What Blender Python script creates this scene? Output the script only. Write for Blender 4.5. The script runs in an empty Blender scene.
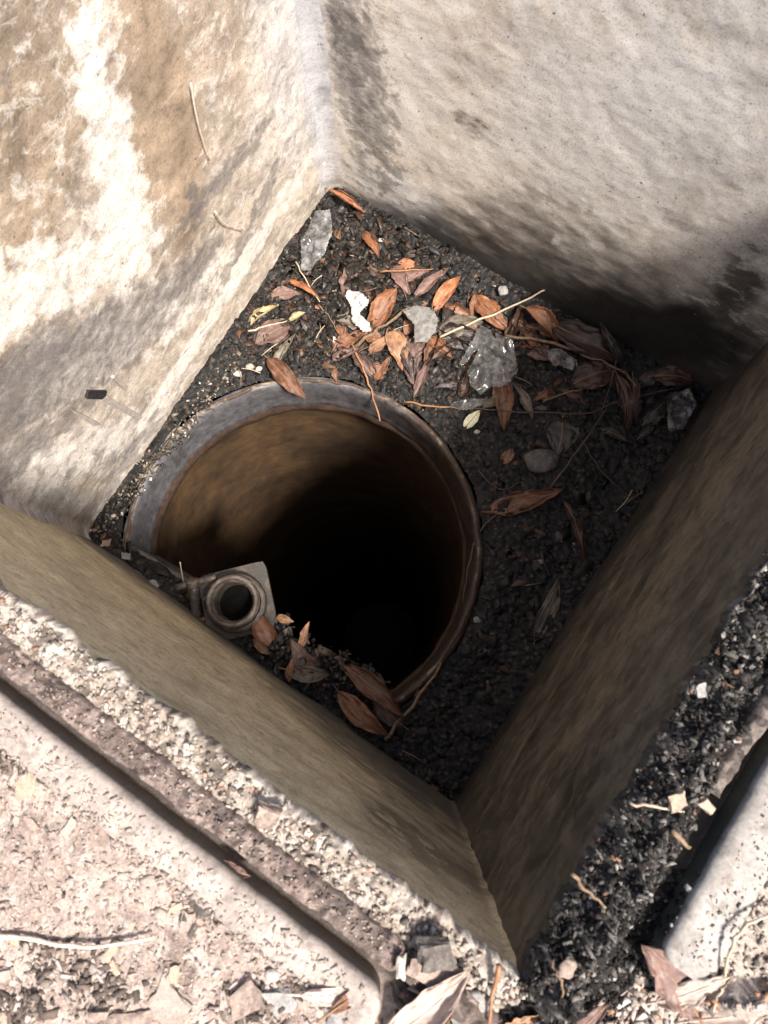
import bpy, math, random
import numpy as np
from mathutils import Vector, Matrix

random.seed(7)
RNG = np.random.default_rng(11)
S = bpy.context.scene
COL = S.collection
D = 1.5            # camera height above the chamber floor (m)
H = 0.82           # chamber depth (floor to rim)
FPX = 770.0

# ------------------------------------------------------------------ camera
def make_camera():
    n = Vector((16, -149, FPX)).normalized()            # world "down" in (right, up, forward) of the camera
    z = -n
    x = (Vector((1, 0, 0)) - z * z.x).normalized()
    y = z.cross(x)
    # camera axes (right, up, forward) expressed in world
    ax = [Vector((x[i], y[i], z[i])) for i in range(3)]
    # handedness: (right, up, forward) is left handed, so mirror y
    x_, y_, z_ = x, -y, z
    ax = [Vector((x_[i], y_[i], z_[i])) for i in range(3)]
    m = Matrix((( ax[0].x, ax[1].x, -ax[2].x), (ax[0].y, ax[1].y, -ax[2].y), (ax[0].z, ax[1].z, -ax[2].z)))
    return m, ax
CAM_M, CAX = make_camera()
CPOS = Vector((0, 0, D))

def ray(px, py):
    return (CAX[0] * (px - 384) + CAX[1] * (512 - py) + CAX[2] * FPX)

def un(px, py, z=0.0):
    d = ray(px, py)
    t = (z - D) / d.z
    return CPOS + d * t

cd = bpy.data.cameras.new('camera'); cam = bpy.data.objects.new('camera', cd); COL.objects.link(cam)
cam.matrix_world = Matrix.Translation(CPOS) @ CAM_M.to_4x4()
cd.sensor_width = 36; cd.sensor_fit = 'AUTO'; cd.lens = FPX * 36 / 1024
cd.clip_start = 0.02; cd.clip_end = 500
cd.dof.use_dof = True; cd.dof.focus_distance = 1.48; cd.dof.aperture_fstop = 11
S.camera = cam

# ------------------------------------------------------------------ noise
def _hash(ix, iy, seed):
    h = (ix.astype(np.int64) * 374761393 + iy.astype(np.int64) * 668265263 + seed * 974711) & 0xFFFFFFFF
    h = ((h ^ (h >> 13)) * 1274126177) & 0xFFFFFFFF
    return (h ^ (h >> 16)) & 0xFFFFFFFF

def perlin(x, y, seed=0):
    x = np.asarray(x, float); y = np.asarray(y, float)
    ix = np.floor(x); iy = np.floor(y); fx = x - ix; fy = y - iy
    def g(a, b, dx, dy):
        t = _hash(a, b, seed) / 4294967296.0 * 2 * np.pi
        return np.cos(t) * dx + np.sin(t) * dy
    u = fx * fx * fx * (fx * (fx * 6 - 15) + 10); v = fy * fy * fy * (fy * (fy * 6 - 15) + 10)
    a = g(ix, iy, fx, fy); b = g(ix + 1, iy, fx - 1, fy)
    c = g(ix, iy + 1, fx, fy - 1); d = g(ix + 1, iy + 1, fx - 1, fy - 1)
    return ((a + u * (b - a)) * (1 - v) + (c + u * (d - c)) * v) * 1.5

def fbm(x, y, f=1.0, o=4, seed=0, gain=0.5):
    r = 0; a = 1.0; t = 0
    for i in range(o):
        r = r + a * perlin(np.asarray(x) * f, np.asarray(y) * f, seed + i * 17); t += a; a *= gain; f *= 2.03
    return r / t

def worley(x, y, f, seed=0):
    x = np.asarray(x) * f; y = np.asarray(y) * f
    ix = np.floor(x); iy = np.floor(y); best = np.full(x.shape, 9.0); cid = np.zeros(x.shape)
    for a in (-1, 0, 1):
        for b in (-1, 0, 1):
            h = _hash(ix + a, iy + b, seed); jx = (h & 0xFFFF) / 65536.0; jy = (h >> 16) / 65536.0
            d = np.hypot(ix + a + jx - x, iy + b + jy - y)
            m = d < best; best = np.where(m, d, best); cid = np.where(m, (h % 1000) / 1000.0, cid)
    return best, cid

def sstep(a, b, x):
    t = np.clip((x - a) / (b - a), 0, 1)
    return t * t * (3 - 2 * t)

# ------------------------------------------------------------------ object helpers
def link(name, me, mat=None, parent=None, smooth=True):
    o = bpy.data.objects.new(name, me); COL.objects.link(o)
    if mat: me.materials.append(mat)
    if smooth and len(me.polygons): me.polygons.foreach_set('use_smooth', [True] * len(me.polygons))
    if parent: o.parent = parent
    return o

def tag(o, label=None, cat=None, group=None, kind=None):
    if label: o['label'] = label
    if cat: o['category'] = cat
    if group: o['group'] = group
    if kind: o['kind'] = kind
    return o

def empty(name, loc, label, cat, group=None):
    o = bpy.data.objects.new(name, None); COL.objects.link(o); o.location = loc; o.empty_display_size = 0.02
    return tag(o, label, cat, group)

def local(o, parent):
    """keep world placement of a mesh built in world coordinates under an Empty"""
    o.parent = parent; o.matrix_parent_inverse = Matrix.Translation(parent.location).inverted()
    return o

def mesh_np(name, V, F, col=None, uv=None):
    me = bpy.data.meshes.new(name)
    V = np.asarray(V, np.float32); F = np.asarray(F, np.int32)
    me.vertices.add(len(V)); me.vertices.foreach_set('co', V.ravel())
    k = F.shape[1]
    me.loops.add(F.size); me.loops.foreach_set('vertex_index', F.ravel())
    me.polygons.add(len(F)); me.polygons.foreach_set('loop_start', np.arange(0, F.size, k, dtype=np.int32))
    me.update(calc_edges=True)
    if col is not None:
        a = me.color_attributes.new('Col', 'FLOAT_COLOR', 'POINT')
        c = np.ones((len(V), 4), np.float32); c[:, :3] = col
        a.data.foreach_set('color', c.ravel())
    if uv is not None:
        l = me.uv_layers.new(name='UVMap')
        l.data.foreach_set('uv', np.asarray(uv, np.float32)[F.ravel()].ravel())
    me.validate()
    return me

def grid_faces(nr, nc, keep=None):
    i = np.arange(nr * nc).reshape(nr, nc)
    f = np.stack([i[:-1, :-1], i[:-1, 1:], i[1:, 1:], i[1:, :-1]], -1).reshape(-1, 4)
    if keep is not None: f = f[keep.ravel()]
    return f

def compact(V, F, *arrs):
    used = np.unique(F); m = np.full(len(V), -1); m[used] = np.arange(len(used))
    return (V[used], m[F]) + tuple(a[used] for a in arrs)

# ------------------------------------------------------------------ materials
def nodes(name):
    m = bpy.data.materials.new(name); m.use_nodes = True
    nt = m.node_tree; b = nt.nodes['Principled BSDF']
    return m, nt, b

def N(nt, t, **kw):
    n = nt.nodes.new(t)
    for k, v in kw.items():
        if k in n.inputs: n.inputs[k].default_value = v
        else: setattr(n, k, v)
    return n

def mixc(nt, a, b, fac, mode='MIX'):
    n = nt.nodes.new('ShaderNodeMix'); n.data_type = 'RGBA'; n.blend_type = mode; n.clamp_result = False
    for s, v in ((n.inputs[0], fac), (n.inputs[6], a), (n.inputs[7], b)):
        if hasattr(v, 'links'): nt.links.new(v, s)
        elif isinstance(v, tuple): s.default_value = v if len(v) == 4 else v + (1,)
        else: s.default_value = v
    return n.outputs[2]

def ramp(nt, src, pts):
    r = nt.nodes.new('ShaderNodeValToRGB'); nt.links.new(src, r.inputs[0])
    e = r.color_ramp.elements
    while len(e) < len(pts): e.new(0.5)
    for k, (p, c) in zip(e, pts):
        k.position = p; k.color = (c, c, c, 1) if not isinstance(c, tuple) else c + (1,)
    return r.outputs[0]

def coords(nt, kind='Object', scale=(1, 1, 1), rot=(0, 0, 0)):
    tc = nt.nodes.new('ShaderNodeTexCoord'); mp = nt.nodes.new('ShaderNodeMapping')
    mp.inputs['Scale'].default_value = scale; mp.inputs['Rotation'].default_value = rot
    nt.links.new(tc.outputs[kind], mp.inputs['Vector']); return mp.outputs[0]

def noise_tex(nt, vec, scale, detail=6, rough=0.6, dist=0.0):
    n = N(nt, 'ShaderNodeTexNoise'); n.inputs['Scale'].default_value = scale; n.inputs['Detail'].default_value = detail
    n.inputs['Roughness'].default_value = rough; n.inputs['Distortion'].default_value = dist
    nt.links.new(vec, n.inputs['Vector']); return n.outputs['Fac']

def bump(nt, b, h, strength, dist):
    n = N(nt, 'ShaderNodeBump'); n.inputs['Strength'].default_value = strength; n.inputs['Distance'].default_value = dist
    nt.links.new(h, n.inputs['Height']); nt.links.new(n.outputs[0], b.inputs['Normal'])

def wall_mat(name, rough=0.8, stroke=(25, 90), rot=0.0, bs=0.5, lime=(0.7, 0.66, 0.6), grime=(0.1, 0.085, 0.07), nscale=34, mul=0.7, scratch=0.5, pits=0.8, mott=(0.62, 1.3), aniso=1.25, n0k=0.7):
    """worn render: stain map, mottling, flaking lime and soot with ragged edges, pores, thin scratches and faint trowel marks"""
    m, nt, b = nodes(name)
    at = N(nt, 'ShaderNodeVertexColor'); at.layer_name = 'Col'
    mk = N(nt, 'ShaderNodeVertexColor'); mk.layer_name = 'Mask'
    sp = N(nt, 'ShaderNodeSeparateColor'); nt.links.new(mk.outputs[0], sp.inputs[0])
    uv = coords(nt, 'UV'); st = coords(nt, 'UV', (stroke[0], stroke[1], 1), (0, 0, rot))
    sl = coords(nt, 'UV', (1.0, aniso, 1), (0, 0, rot * 1.4))
    sc1 = coords(nt, 'UV', (5, 330, 1), (0, 0, rot + 0.25)); sc2 = coords(nt, 'UV', (260, 7, 1), (0, 0, rot - 0.5))
    n1 = noise_tex(nt, sl, nscale, 12, 0.74, 0.5); n4 = noise_tex(nt, sl, nscale * 1.6, 12, 0.76, 0.6)
    n2 = noise_tex(nt, st, 1.0, 9, 0.68, 0.8); n3 = noise_tex(nt, uv, 300, 4, 0.6); n6 = noise_tex(nt, uv, 11, 12, 0.7, 0.6)
    n7 = noise_tex(nt, sc1, 1.0, 3, 0.5, 0.3); n8 = noise_tex(nt, sc2, 1.0, 3, 0.5, 0.3); n9 = noise_tex(nt, uv, 105, 3, 0.55); n0 = noise_tex(nt, uv, 75, 8, 0.7)
    def lay(c, colr, dens, n, w):
        k = N(nt, 'ShaderNodeMath', operation='MULTIPLY_ADD'); nt.links.new(dens, k.inputs[0]); k.inputs[1].default_value = 0.5; nt.links.new(n, k.inputs[2])
        return mixc(nt, c, colr, ramp(nt, k.outputs[0], [(0.66, 0.0), (0.66 + w * 0.3, 0.45), (0.66 + w, 0.92)]))
    c = mixc(nt, at.outputs[0], ramp(nt, n6, [(0.34, mott[0]), (0.5, 1.0), (0.66, mott[1])]), 1.0, 'MULTIPLY')
    c = lay(c, lime, sp.outputs[0], n1, 0.24)
    c = lay(c, grime, sp.outputs[1], n4, 0.34)
    c = mixc(nt, c, ramp(nt, n2, [(0.3, 0.66), (0.5, 1.0), (0.7, 1.14)]), mul, 'MULTIPLY')
    c = mixc(nt, c, ramp(nt, n0, [(0.32, 0.6), (0.5, 1.0), (0.7, 1.15)]), n0k, 'MULTIPLY')
    c = mixc(nt, c, lime, ramp(nt, n7, [(0.70, 0.0), (0.76, scratch)])); c = mixc(nt, c, lime, ramp(nt, n8, [(0.73, 0.0), (0.78, scratch)]))
    c = mixc(nt, c, tuple(k * 0.5 for k in grime), ramp(nt, n9, [(0.27, pits), (0.33, 0.0)]))
    c = mixc(nt, c, ramp(nt, n3, [(0.34, 0.6), (0.48, 1.0), (0.7, 1.1)]), 0.6, 'MULTIPLY')
    nt.links.new(c, b.inputs['Base Color'])
    nt.links.new(ramp(nt, n6, [(0.35, rough - 0.18), (0.65, min(1, rough + 0.08))]), b.inputs['Roughness'])
    h = mixc(nt, n1, n2, 0.3 * mul); h = mixc(nt, h, n0, 0.45); h = mixc(nt, h, n9, 0.2)
    bump(nt, b, h, bs, 0.005)
    return m

def attr_mat(name, rough=0.8, scale=300, var=(0.6, 1.25), bs=0.4, dist=0.002, spec=0.5, rvar=None, detail=7):
    m, nt, b = nodes(name)
    at = N(nt, 'ShaderNodeVertexColor'); at.layer_name = 'Col'
    o = coords(nt, 'Object'); n = noise_tex(nt, o, scale, detail, 0.7)
    c = mixc(nt, at.outputs[0], ramp(nt, n, [(0.35, var[0]), (0.7, var[1])]), 1.0, 'MULTIPLY')
    nt.links.new(c, b.inputs['Base Color']); b.inputs['Roughness'].default_value = rough
    b.inputs['Specular IOR Level'].default_value = spec
    if rvar: nt.links.new(ramp(nt, noise_tex(nt, o, scale * 0.4, 4), [(0.4, rvar[0]), (0.62, rvar[1])]), b.inputs['Roughness'])
    bump(nt, b, n, bs, dist)
    return m

def two_tone(name, a, c2, scale=80, rough=0.7, lo=0.42, hi=0.6, bs=0.3, dist=0.002, metal=0.0, spec=0.5, detail=8):
    m, nt, b = nodes(name)
    o = coords(nt, 'Object'); n = noise_tex(nt, o, scale, detail, 0.68, 0.3)
    c = mixc(nt, a, c2, ramp(nt, n, [(lo, 0.0), (hi, 1.0)]))
    f = noise_tex(nt, o, scale * 6, 4)
    c = mixc(nt, c, ramp(nt, f, [(0.3, 0.65), (0.7, 1.2)]), 1.0, 'MULTIPLY')
    nt.links.new(c, b.inputs['Base Color']); b.inputs['Roughness'].default_value = rough
    b.inputs['Metallic'].default_value = metal; b.inputs['Specular IOR Level'].default_value = spec
    bump(nt, b, mixc(nt, n, f, 0.4), bs, dist)
    return m

def leaf_mat(name, a, b2, vein, spots=0.5, rough=0.45, pale=None):
    m, nt, b = nodes(name)
    tc = N(nt, 'ShaderNodeTexCoord'); sx = N(nt, 'ShaderNodeSeparateXYZ'); nt.links.new(tc.outputs['UV'], sx.inputs[0])
    oi = N(nt, 'ShaderNodeObjectInfo')
    off = N(nt, 'ShaderNodeVectorMath', operation='ADD'); nt.links.new(tc.outputs['Object'], off.inputs[0])
    sc = N(nt, 'ShaderNodeMath', operation='MULTIPLY'); sc.inputs[1].default_value = 37.0
    nt.links.new(oi.outputs['Random'], sc.inputs[0]); nt.links.new(sc.outputs[0], off.inputs[1])
    n = noise_tex(nt, off.outputs[0], 45, 6, 0.65); n2 = noise_tex(nt, off.outputs[0], 160, 6, 0.7)
    c = mixc(nt, a, b2, ramp(nt, n, [(0.4, 0.0), (0.6, 1.0)]))
    if pale: c = mixc(nt, c, pale, ramp(nt, n2, [(0.55, 0.0), (0.62, 0.8)]))
    hs = N(nt, 'ShaderNodeHueSaturation'); mr = N(nt, 'ShaderNodeMapRange'); mr.inputs[3].default_value = 0.7; mr.inputs[4].default_value = 1.3
    nt.links.new(oi.outputs['Random'], mr.inputs[0]); nt.links.new(mr.outputs[0], hs.inputs['Value']); nt.links.new(c, hs.inputs['Color'])
    c = hs.outputs[0]
    c = mixc(nt, c, (0.018, 0.011, 0.007), ramp(nt, n2, [(0.31, spots), (0.4, 0.0)]))
    # side veins: |u-.5| against v
    du = N(nt, 'ShaderNodeMath', operation='SUBTRACT'); nt.links.new(sx.outputs[0], du.inputs[0]); du.inputs[1].default_value = 0.5
    ab = N(nt, 'ShaderNodeMath', operation='ABSOLUTE'); nt.links.new(du.outputs[0], ab.inputs[0])
    k = N(nt, 'ShaderNodeMath', operation='MULTIPLY_ADD'); nt.links.new(ab.outputs[0], k.inputs[0]); k.inputs[1].default_value = -0.6
    nt.links.new(sx.outputs[1], k.inputs[2])
    w = N(nt, 'ShaderNodeMath', operation='MULTIPLY'); nt.links.new(k.outputs[0], w.inputs[0]); w.inputs[1].default_value = 2 * math.pi * 9
    si = N(nt, 'ShaderNodeMath', operation='SINE'); nt.links.new(w.outputs[0], si.inputs[0])
    v1 = ramp(nt, si.outputs[0], [(0.85, 0.0), (1.0, 0.16)])
    c = mixc(nt, c, vein, v1)
    c = mixc(nt, c, vein, ramp(nt, ab.outputs[0], [(0.012, 0.8), (0.03, 0.0)]))
    nt.links.new(c, b.inputs['Base Color']); b.inputs['Roughness'].default_value = rough
    bump(nt, b, mixc(nt, si.outputs[0], n2, 0.9), 0.3, 0.0012)
    return m

# ------------------------------------------------------------------ chamber layout
pB, pR, pF, pL = un(333, 190), un(705, 397), un(452, 800), un(90, 537)
CORN = {'B': pB, 'R': pR, 'F': pF, 'L': pL}
class Wall:
    def __init__(w, a, b):
        w.A, w.B = CORN[a].copy(), CORN[b].copy(); w.L = (w.B - w.A).length
        w.e = (w.B - w.A).normalized(); n = Vector((-w.e.y, w.e.x, 0))
        c = (pB + pR + pF + pL) / 4
        w.n = n if (c - w.A).dot(n) > 0 else -n
    def sz(w, px, py):
        d = ray(px, py); t = (w.A - CPOS).dot(w.n) / d.dot(w.n); p = CPOS + d * t
        return (p - w.A).dot(w.e), p.z
    def pt(w, s, z, o=0.0):      # o: outward offset
        return w.A + w.e * s + Vector((0, 0, z)) - w.n * o
    def so(w, p):
        return (p - w.A).dot(w.e), -(p - w.A).dot(w.n)
WL, WB, WR, WF = Wall('L', 'B'), Wall('B', 'R'), Wall('F', 'R'), Wall('F', 'L')
WALLS = [WL, WB, WR, WF]

def outdist(x, y):
    o = None
    for w in WALLS:
        d = -((x - w.A.x) * w.n.x + (y - w.A.y) * w.n.y)
        o = d if o is None else np.maximum(o, d)
    return o

# opening circle fitted to the rim of the round shaft
RP = [(298, 375), (217, 399), (167, 459), (133, 505), (121, 547), (376, 393), (442, 448), (478, 532), (457, 644)]
P_ = np.array([[*un(*p).xy] for p in RP])
A_ = np.c_[2 * P_, np.ones(len(P_))]; sol = np.linalg.lstsq(A_, (P_ ** 2).sum(1), rcond=None)[0]
RC = Vector((sol[0], sol[1], 0)); RR = math.sqrt(sol[2] + sol[0] ** 2 + sol[1] ** 2) - 0.005
# chord of the ledge along the front wall
CH0, CH1 = un(150, 556), un(400, 708)
ch_e = (CH1 - CH0).normalized(); ch_n = Vector((-ch_e.y, ch_e.x, 0))
if (pF - CH0).dot(ch_n) > 0 and (RC - CH0).dot(ch_n) < 0: ch_n = -ch_n
if (RC - CH0).dot(ch_n) < 0: ch_n = -ch_n      # points to the hole

def soil_h(x, y):
    o = -outdist(x, y)                    # distance inside from the walls
    h = 0.006 + 0.010 * fbm(x, y, 9, 3, 5) + 0.006 * fbm(x, y, 45, 4, 6)
    h = h + 0.02 * sstep(0.07, 0.0, o)
    d = np.hypot(x - RC.x, y - RC.y) - RR
    h = h - 0.008 * sstep(0.05, 0.0, d)
    # little heap at the back of the hole
    c = un(400, 300); h = h + 0.022 * np.exp(-((x - c.x) ** 2 + (y - c.y) ** 2) / 0.02)
    cd_ = (x - CH0.x) * ch_n.x + (y - CH0.y) * ch_n.y
    c = un(300, 655); h = h + 0.035 * np.exp(-((x - c.x) ** 2 + (y - c.y) ** 2) / 0.006)
    return h

# edging positions
ZE = H + 0.03
e0, e1 = un(0, 705, ZE), un(395, 992, ZE)
EL_O = (WF.so(e0)[1] + WF.so(e1)[1]) / 2; EL_S = WF.so(e1)[0]
r0, r1 = un(772, 738, ZE), un(668, 962, ZE)
ER_O = (WR.so(r0)[1] + WR.so(r1)[1]) / 2; ER_S = WR.so(r1)[0]

def ground_h(x, y):
    o = outdist(x, y)
    sF = (x - WF.A.x) * WF.e.x + (y - WF.A.y) * WF.e.y
    sR = (x - WR.A.x) * WR.e.x + (y - WR.A.y) * WR.e.y
    notch = sstep(EL_S + 0.02, EL_S - 0.01, sF) * sstep(ER_S + 0.02, ER_S - 0.01, sR)
    near = sstep(1.6, 0.5, np.hypot(x, y))
    hi = H + 0.022 + 0.006 * fbm(x, y, 14, 4, 31)
    w1, _ = worley(x, y, 95, 33); w2, _ = worley(x, y, 210, 34)
    grain = (0.005 * fbm(x, y, 60, 5, 32, 0.62) + 0.002 * (0.5 - w1) + 0.0014 * (0.5 - w2)) * near
    hi = hi + grain
    lo = H - 0.006 + grain * 0.8
    mid = H - 0.001 + grain * 1.2 + 0.006 * fbm(x, y, 20, 2, 36)
    inner = sstep(min(EL_O, ER_O) + 0.012, min(EL_O, ER_O) + 0.022, o)
    z = lo + (hi - lo) * inner
    z = z + (mid - z) * notch
    c = un(745, 1003, H + 0.03); z = np.maximum(z, H - 0.03 + 0.072 * np.exp(-(((x - c.x) / 0.055) ** 2 + ((y - c.y) / 0.024) ** 2)) + grain)
    return z

def on_soil(px, py, dz=0.004):
    p = un(px, py, 0.0)
    for _ in range(2):
        z = float(soil_h(np.array([p.x]), np.array([p.y]))[0]) + dz
        p = un(px, py, z)
    return p
def on_ground(px, py, dz=0.003):
    p = un(px, py, H + 0.02)
    for _ in range(2):
        z = float(ground_h(np.array([p.x]), np.array([p.y]))[0]) + dz
        p = un(px, py, z)
    return p

# ------------------------------------------------------------------ walls
def blob(w, SS, ZZ, c, a, minor, warp=0.35, soft=0.45, seed=0, f=14):
    s0, z0 = w.sz(*c); s1, z1 = w.sz(*a)
    L = math.hypot(s1 - s0, z1 - z0); ux, uz = (s1 - s0) / L, (z1 - z0) / L
    u = (SS - s0) * ux + (ZZ - z0) * uz; v = -(SS - s0) * uz + (ZZ - z0) * ux
    r = np.sqrt((u / L) ** 2 + (v / minor) ** 2) + warp * 1.6 * fbm(SS, ZZ, f, 5, seed + 91, 0.6)
    return 1 - sstep(1 - soft, 1 + soft, r)

def paint(w, SS, ZZ, base, layers, lime0=0.3, grime0=0.2):
    """stain and painted-shade colours, plus the density of flaked lime ('L') and of dark grime ('G')"""
    c = np.empty(SS.shape + (3,)); c[:] = base
    k3 = np.zeros(SS.shape + (3,)); k3[..., 0] = lime0; k3[..., 1] = grime0
    for i, (ctr, a, minor, colr, k, *opt) in enumerate(layers):
        o = opt[0] if opt else {}
        m = blob(w, SS, ZZ, ctr, a, minor, seed=i * 7, **o)[..., None] * k
        if colr == 'L': k3[..., :1] = k3[..., :1] * (1 - m) + m
        elif colr == 'G': k3[..., 1:2] = k3[..., 1:2] * (1 - m) + m
        elif colr == 'N': k3[..., :2] = k3[..., :2] * (1 - m)
        else: c = c * (1 - m) + np.array(colr) * m
    return np.concatenate([c, k3], -1)

def build_wall(w, label, mat, base, layers, ext=(0.0, 0.0), cove=(0, 0, 0), seed=0, amp=0.004, step=0.0032, zlo=-0.03, ztop=H, extra=None, thick=0.03, lime0=0.3, grime0=0.2, foot=None):
    s = np.arange(-ext[0], w.L + ext[1] + step, step); z = np.arange(zlo, ztop, step)
    z = np.append(z, ztop)
    SS, ZZ = np.meshgrid(s, z)
    d = amp * fbm(SS, ZZ, 6, 3, seed) * 1.6 + amp * 0.5 * fbm(SS, ZZ * 1.0, 28, 4, seed + 3)
    def arc(t, r):
        t = np.clip(t, 0, r); return r - np.sqrt(np.maximum(r * r - (r - t) ** 2, 0))
    wob = 1 + 0.35 * fbm(SS, ZZ, 9, 2, seed + 8)
    if cove[0]: d = d + arc(SS * wob, cove[0])
    if cove[1]: d = d + arc((w.L - SS) * wob, cove[1])
    if cove[2]: d = d + arc(ZZ * wob, cove[2])
    if extra is not None: d = d + extra(SS, ZZ)
    if foot is not None:
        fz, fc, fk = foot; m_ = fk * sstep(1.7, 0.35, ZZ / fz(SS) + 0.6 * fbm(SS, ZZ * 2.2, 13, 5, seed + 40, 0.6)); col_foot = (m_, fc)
    d = d * sstep(ztop + 0.001, ztop - 0.03, ZZ) + 0.0 * d
    col = paint(w, SS, ZZ, base, layers, lime0, grime0)
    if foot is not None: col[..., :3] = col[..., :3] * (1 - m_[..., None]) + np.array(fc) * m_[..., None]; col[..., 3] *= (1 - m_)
    nr, nc = SS.shape
    P = np.empty(SS.shape + (3,))
    for k in range(3): P[..., k] = w.A[k] + w.e[k] * SS + w.n[k] * d
    P[..., 2] = ZZ
    rows = [P]; cols = [col]; us = [np.stack([SS, ZZ], -1)]
    top = P[-1:].copy(); 
    for o, dz in ((0.006, 0.001), (thick, 0.001), (thick, -(ztop - zlo))):
        r = np.empty_like(top)
        for k in range(3): r[0, :, k] = w.A[k] + w.e[k] * s - w.n[k] * o
        r[0, :, 2] = ztop + dz
        rows.append(r); cols.append(col[-1:]); us.append(np.stack([SS[-1:], ZZ[-1:] + o], -1))
    V = np.concatenate(rows).reshape(-1, 3); C_ = np.concatenate(cols).reshape(-1, 6); U = np.concatenate(us).reshape(-1, 2)
    F = grid_faces(nr + 3, nc)
    if w.e.cross(Vector((0, 0, 1))).dot(w.n) < 0: F = F[:, ::-1]
    me = mesh_np('wall', V, F, C_[:, :3], U)
    at_ = me.color_attributes.new('Mask', 'FLOAT_COLOR', 'POINT'); q = np.ones((len(V), 4), np.float32); q[:, :3] = C_[:, 3:]
    at_.data.foreach_set('color', q.ravel())
    o = local(link('wall', me, mat), CHAMBER)
    if label: o['label'] = label
    return o

CHAMBER = empty('concrete_chamber', (pB + pF) / 2, 'square sunken chamber with four worn rendered concrete walls around the round shaft opening', 'chamber')

CREAM = (0.60, 0.53, 0.45); BROWN = (0.30, 0.235, 0.175); GREY = (0.34, 0.325, 0.32); LGREY = (0.55, 0.545, 0.55)
DGREY = (0.10, 0.095, 0.095); WHITE = (0.74, 0.69, 0.62); TAN = (0.43, 0.36, 0.28)
mL = wall_mat('worn_lime_render', 0.8, (30, 45), 0.55, 0.17, lime=(0.78, 0.72, 0.65), grime=(0.17, 0.15, 0.14), nscale=26, mul=0.35, scratch=0.5)
mB = wall_mat('brushed_cement_render', 0.68, (14, 170), -0.3, 0.12, lime=(0.86, 0.82, 0.76), grime=(0.16, 0.145, 0.135), nscale=22, mul=0.26, scratch=0.4, mott=(0.84, 1.1), n0k=0.4)
mR = wall_mat('dark_brown_render', 0.65, (34, 48), 0.3, 0.4, lime=(0.17, 0.14, 0.095), grime=(0.022, 0.018, 0.014), nscale=18, mul=0.3, scratch=0.7, mott=(0.42, 1.6))
mF = wall_mat('olive_trowelled_render', 0.68, (26, 60), 0.12, 0.35, lime=(0.7, 0.61, 0.42), grime=(0.17, 0.145, 0.105), nscale=24, mul=0.35, scratch=0.7, mott=(0.72, 1.22), aniso=1.5)

build_wall(WL, 'brown and cream wall with flaking lime and grey mortar at its foot', mL, (0.46, 0.39, 0.32), [
    ((20, 120), (20, 330), 0.10, (0.31, 0.23, 0.155), 0.85, dict(f=20, warp=0.6)),
    ((20, 20), (80, 60), 0.05, BROWN, 0.7, dict(f=25, warp=0.6)),
    ((165, 110), (185, 250), 0.085, (0.31, 0.225, 0.15), 0.85, dict(f=12, warp=0.5)),
    ((220, 30), (250, 120), 0.04, (0.33, 0.26, 0.2), 0.7, dict(f=20)),
    ((110, 130), (80, 10), 0.036, 'L', 0.8, dict(f=26, warp=0.8)),
    ((125, 240), (110, 170), 0.055, 'L', 0.72, dict(f=24, warp=0.8)),
    ((35, 290), (110, 260), 0.06, 'L', 0.66, dict(f=25, warp=0.8)),
    ((150, 320), (240, 260), 0.06, 'L', 0.55, dict(f=25, warp=0.6)),
    ((170, 120), (190, 200), 0.05, 'N', 0.8, dict(f=20)),
    ((265, 80), (265, 200), 0.05, (0.56, 0.50, 0.44), 0.8),
    ((285, 60), (300, 170), 0.045, (0.56, 0.525, 0.51), 0.85),
    ((200, 265), (180, 290), 0.03, 'G', 0.7, dict(f=35, warp=0.9)),
    ((250, 225), (215, 300), 0.018, 'G', 0.6, dict(f=35, warp=0.9)),
    ((195, 205), (200, 225), 0.014, 'G', 0.9, dict(f=40, warp=0.8)),
    ((225, 175), (270, 120), 0.02, 'G', 0.7, dict(f=35, warp=0.8)),
    ((70, 365), (170, 300), 0.075, (0.19, 0.177, 0.17), 0.9, dict(f=18, warp=0.9)),
    ((70, 365), (190, 290), 0.08, 'G', 0.7, dict(f=18, warp=0.6)),
    ((10, 390), (60, 340), 0.06, 'G', 0.75, dict(f=22, warp=0.6)),
    ((180, 280), (215, 250), 0.03, 'G', 0.6, dict(f=28, warp=0.7)),
    ((60, 460), (140, 440), 0.06, (0.27, 0.25, 0.237), 0.85, dict(f=20, warp=0.6)),
    ((120, 470), (170, 400), 0.03, 'G', 0.55, dict(f=26, warp=0.8)),
    ((30, 450), (90, 400), 0.035, 'G', 0.55, dict(f=26, warp=0.9)),
    ((60, 460), (140, 420), 0.05, 'L', 0.42, dict(f=20, warp=0.6)),
    ((100, 430), (140, 400), 0.03, (0.42, 0.345, 0.29), 0.7, dict(f=22, warp=0.6)),
    ((40, 500), (100, 510), 0.03, (0.38, 0.36, 0.345), 0.8),
    ((240, 270), (315, 150), 0.026, 'L', 0.8, dict(f=30, warp=0.5)),
    ((190, 350), (245, 265), 0.024, 'L', 0.7, dict(f=30, warp=0.5)),
    ((130, 460), (190, 370), 0.02, 'L', 0.6, dict(f=30, warp=0.5)),
    ((312, 60), (325, 190), 0.035, (0.47, 0.47, 0.49), 0.9),
    ((315, 60), (325, 190), 0.03, 'N', 0.7),
], ext=(0.05, 0.0), cove=(0.02, 0.03, 0.008), seed=3, amp=0.003, thick=0.3, ztop=H + 0.12, lime0=0.3, grime0=0.28)
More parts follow.
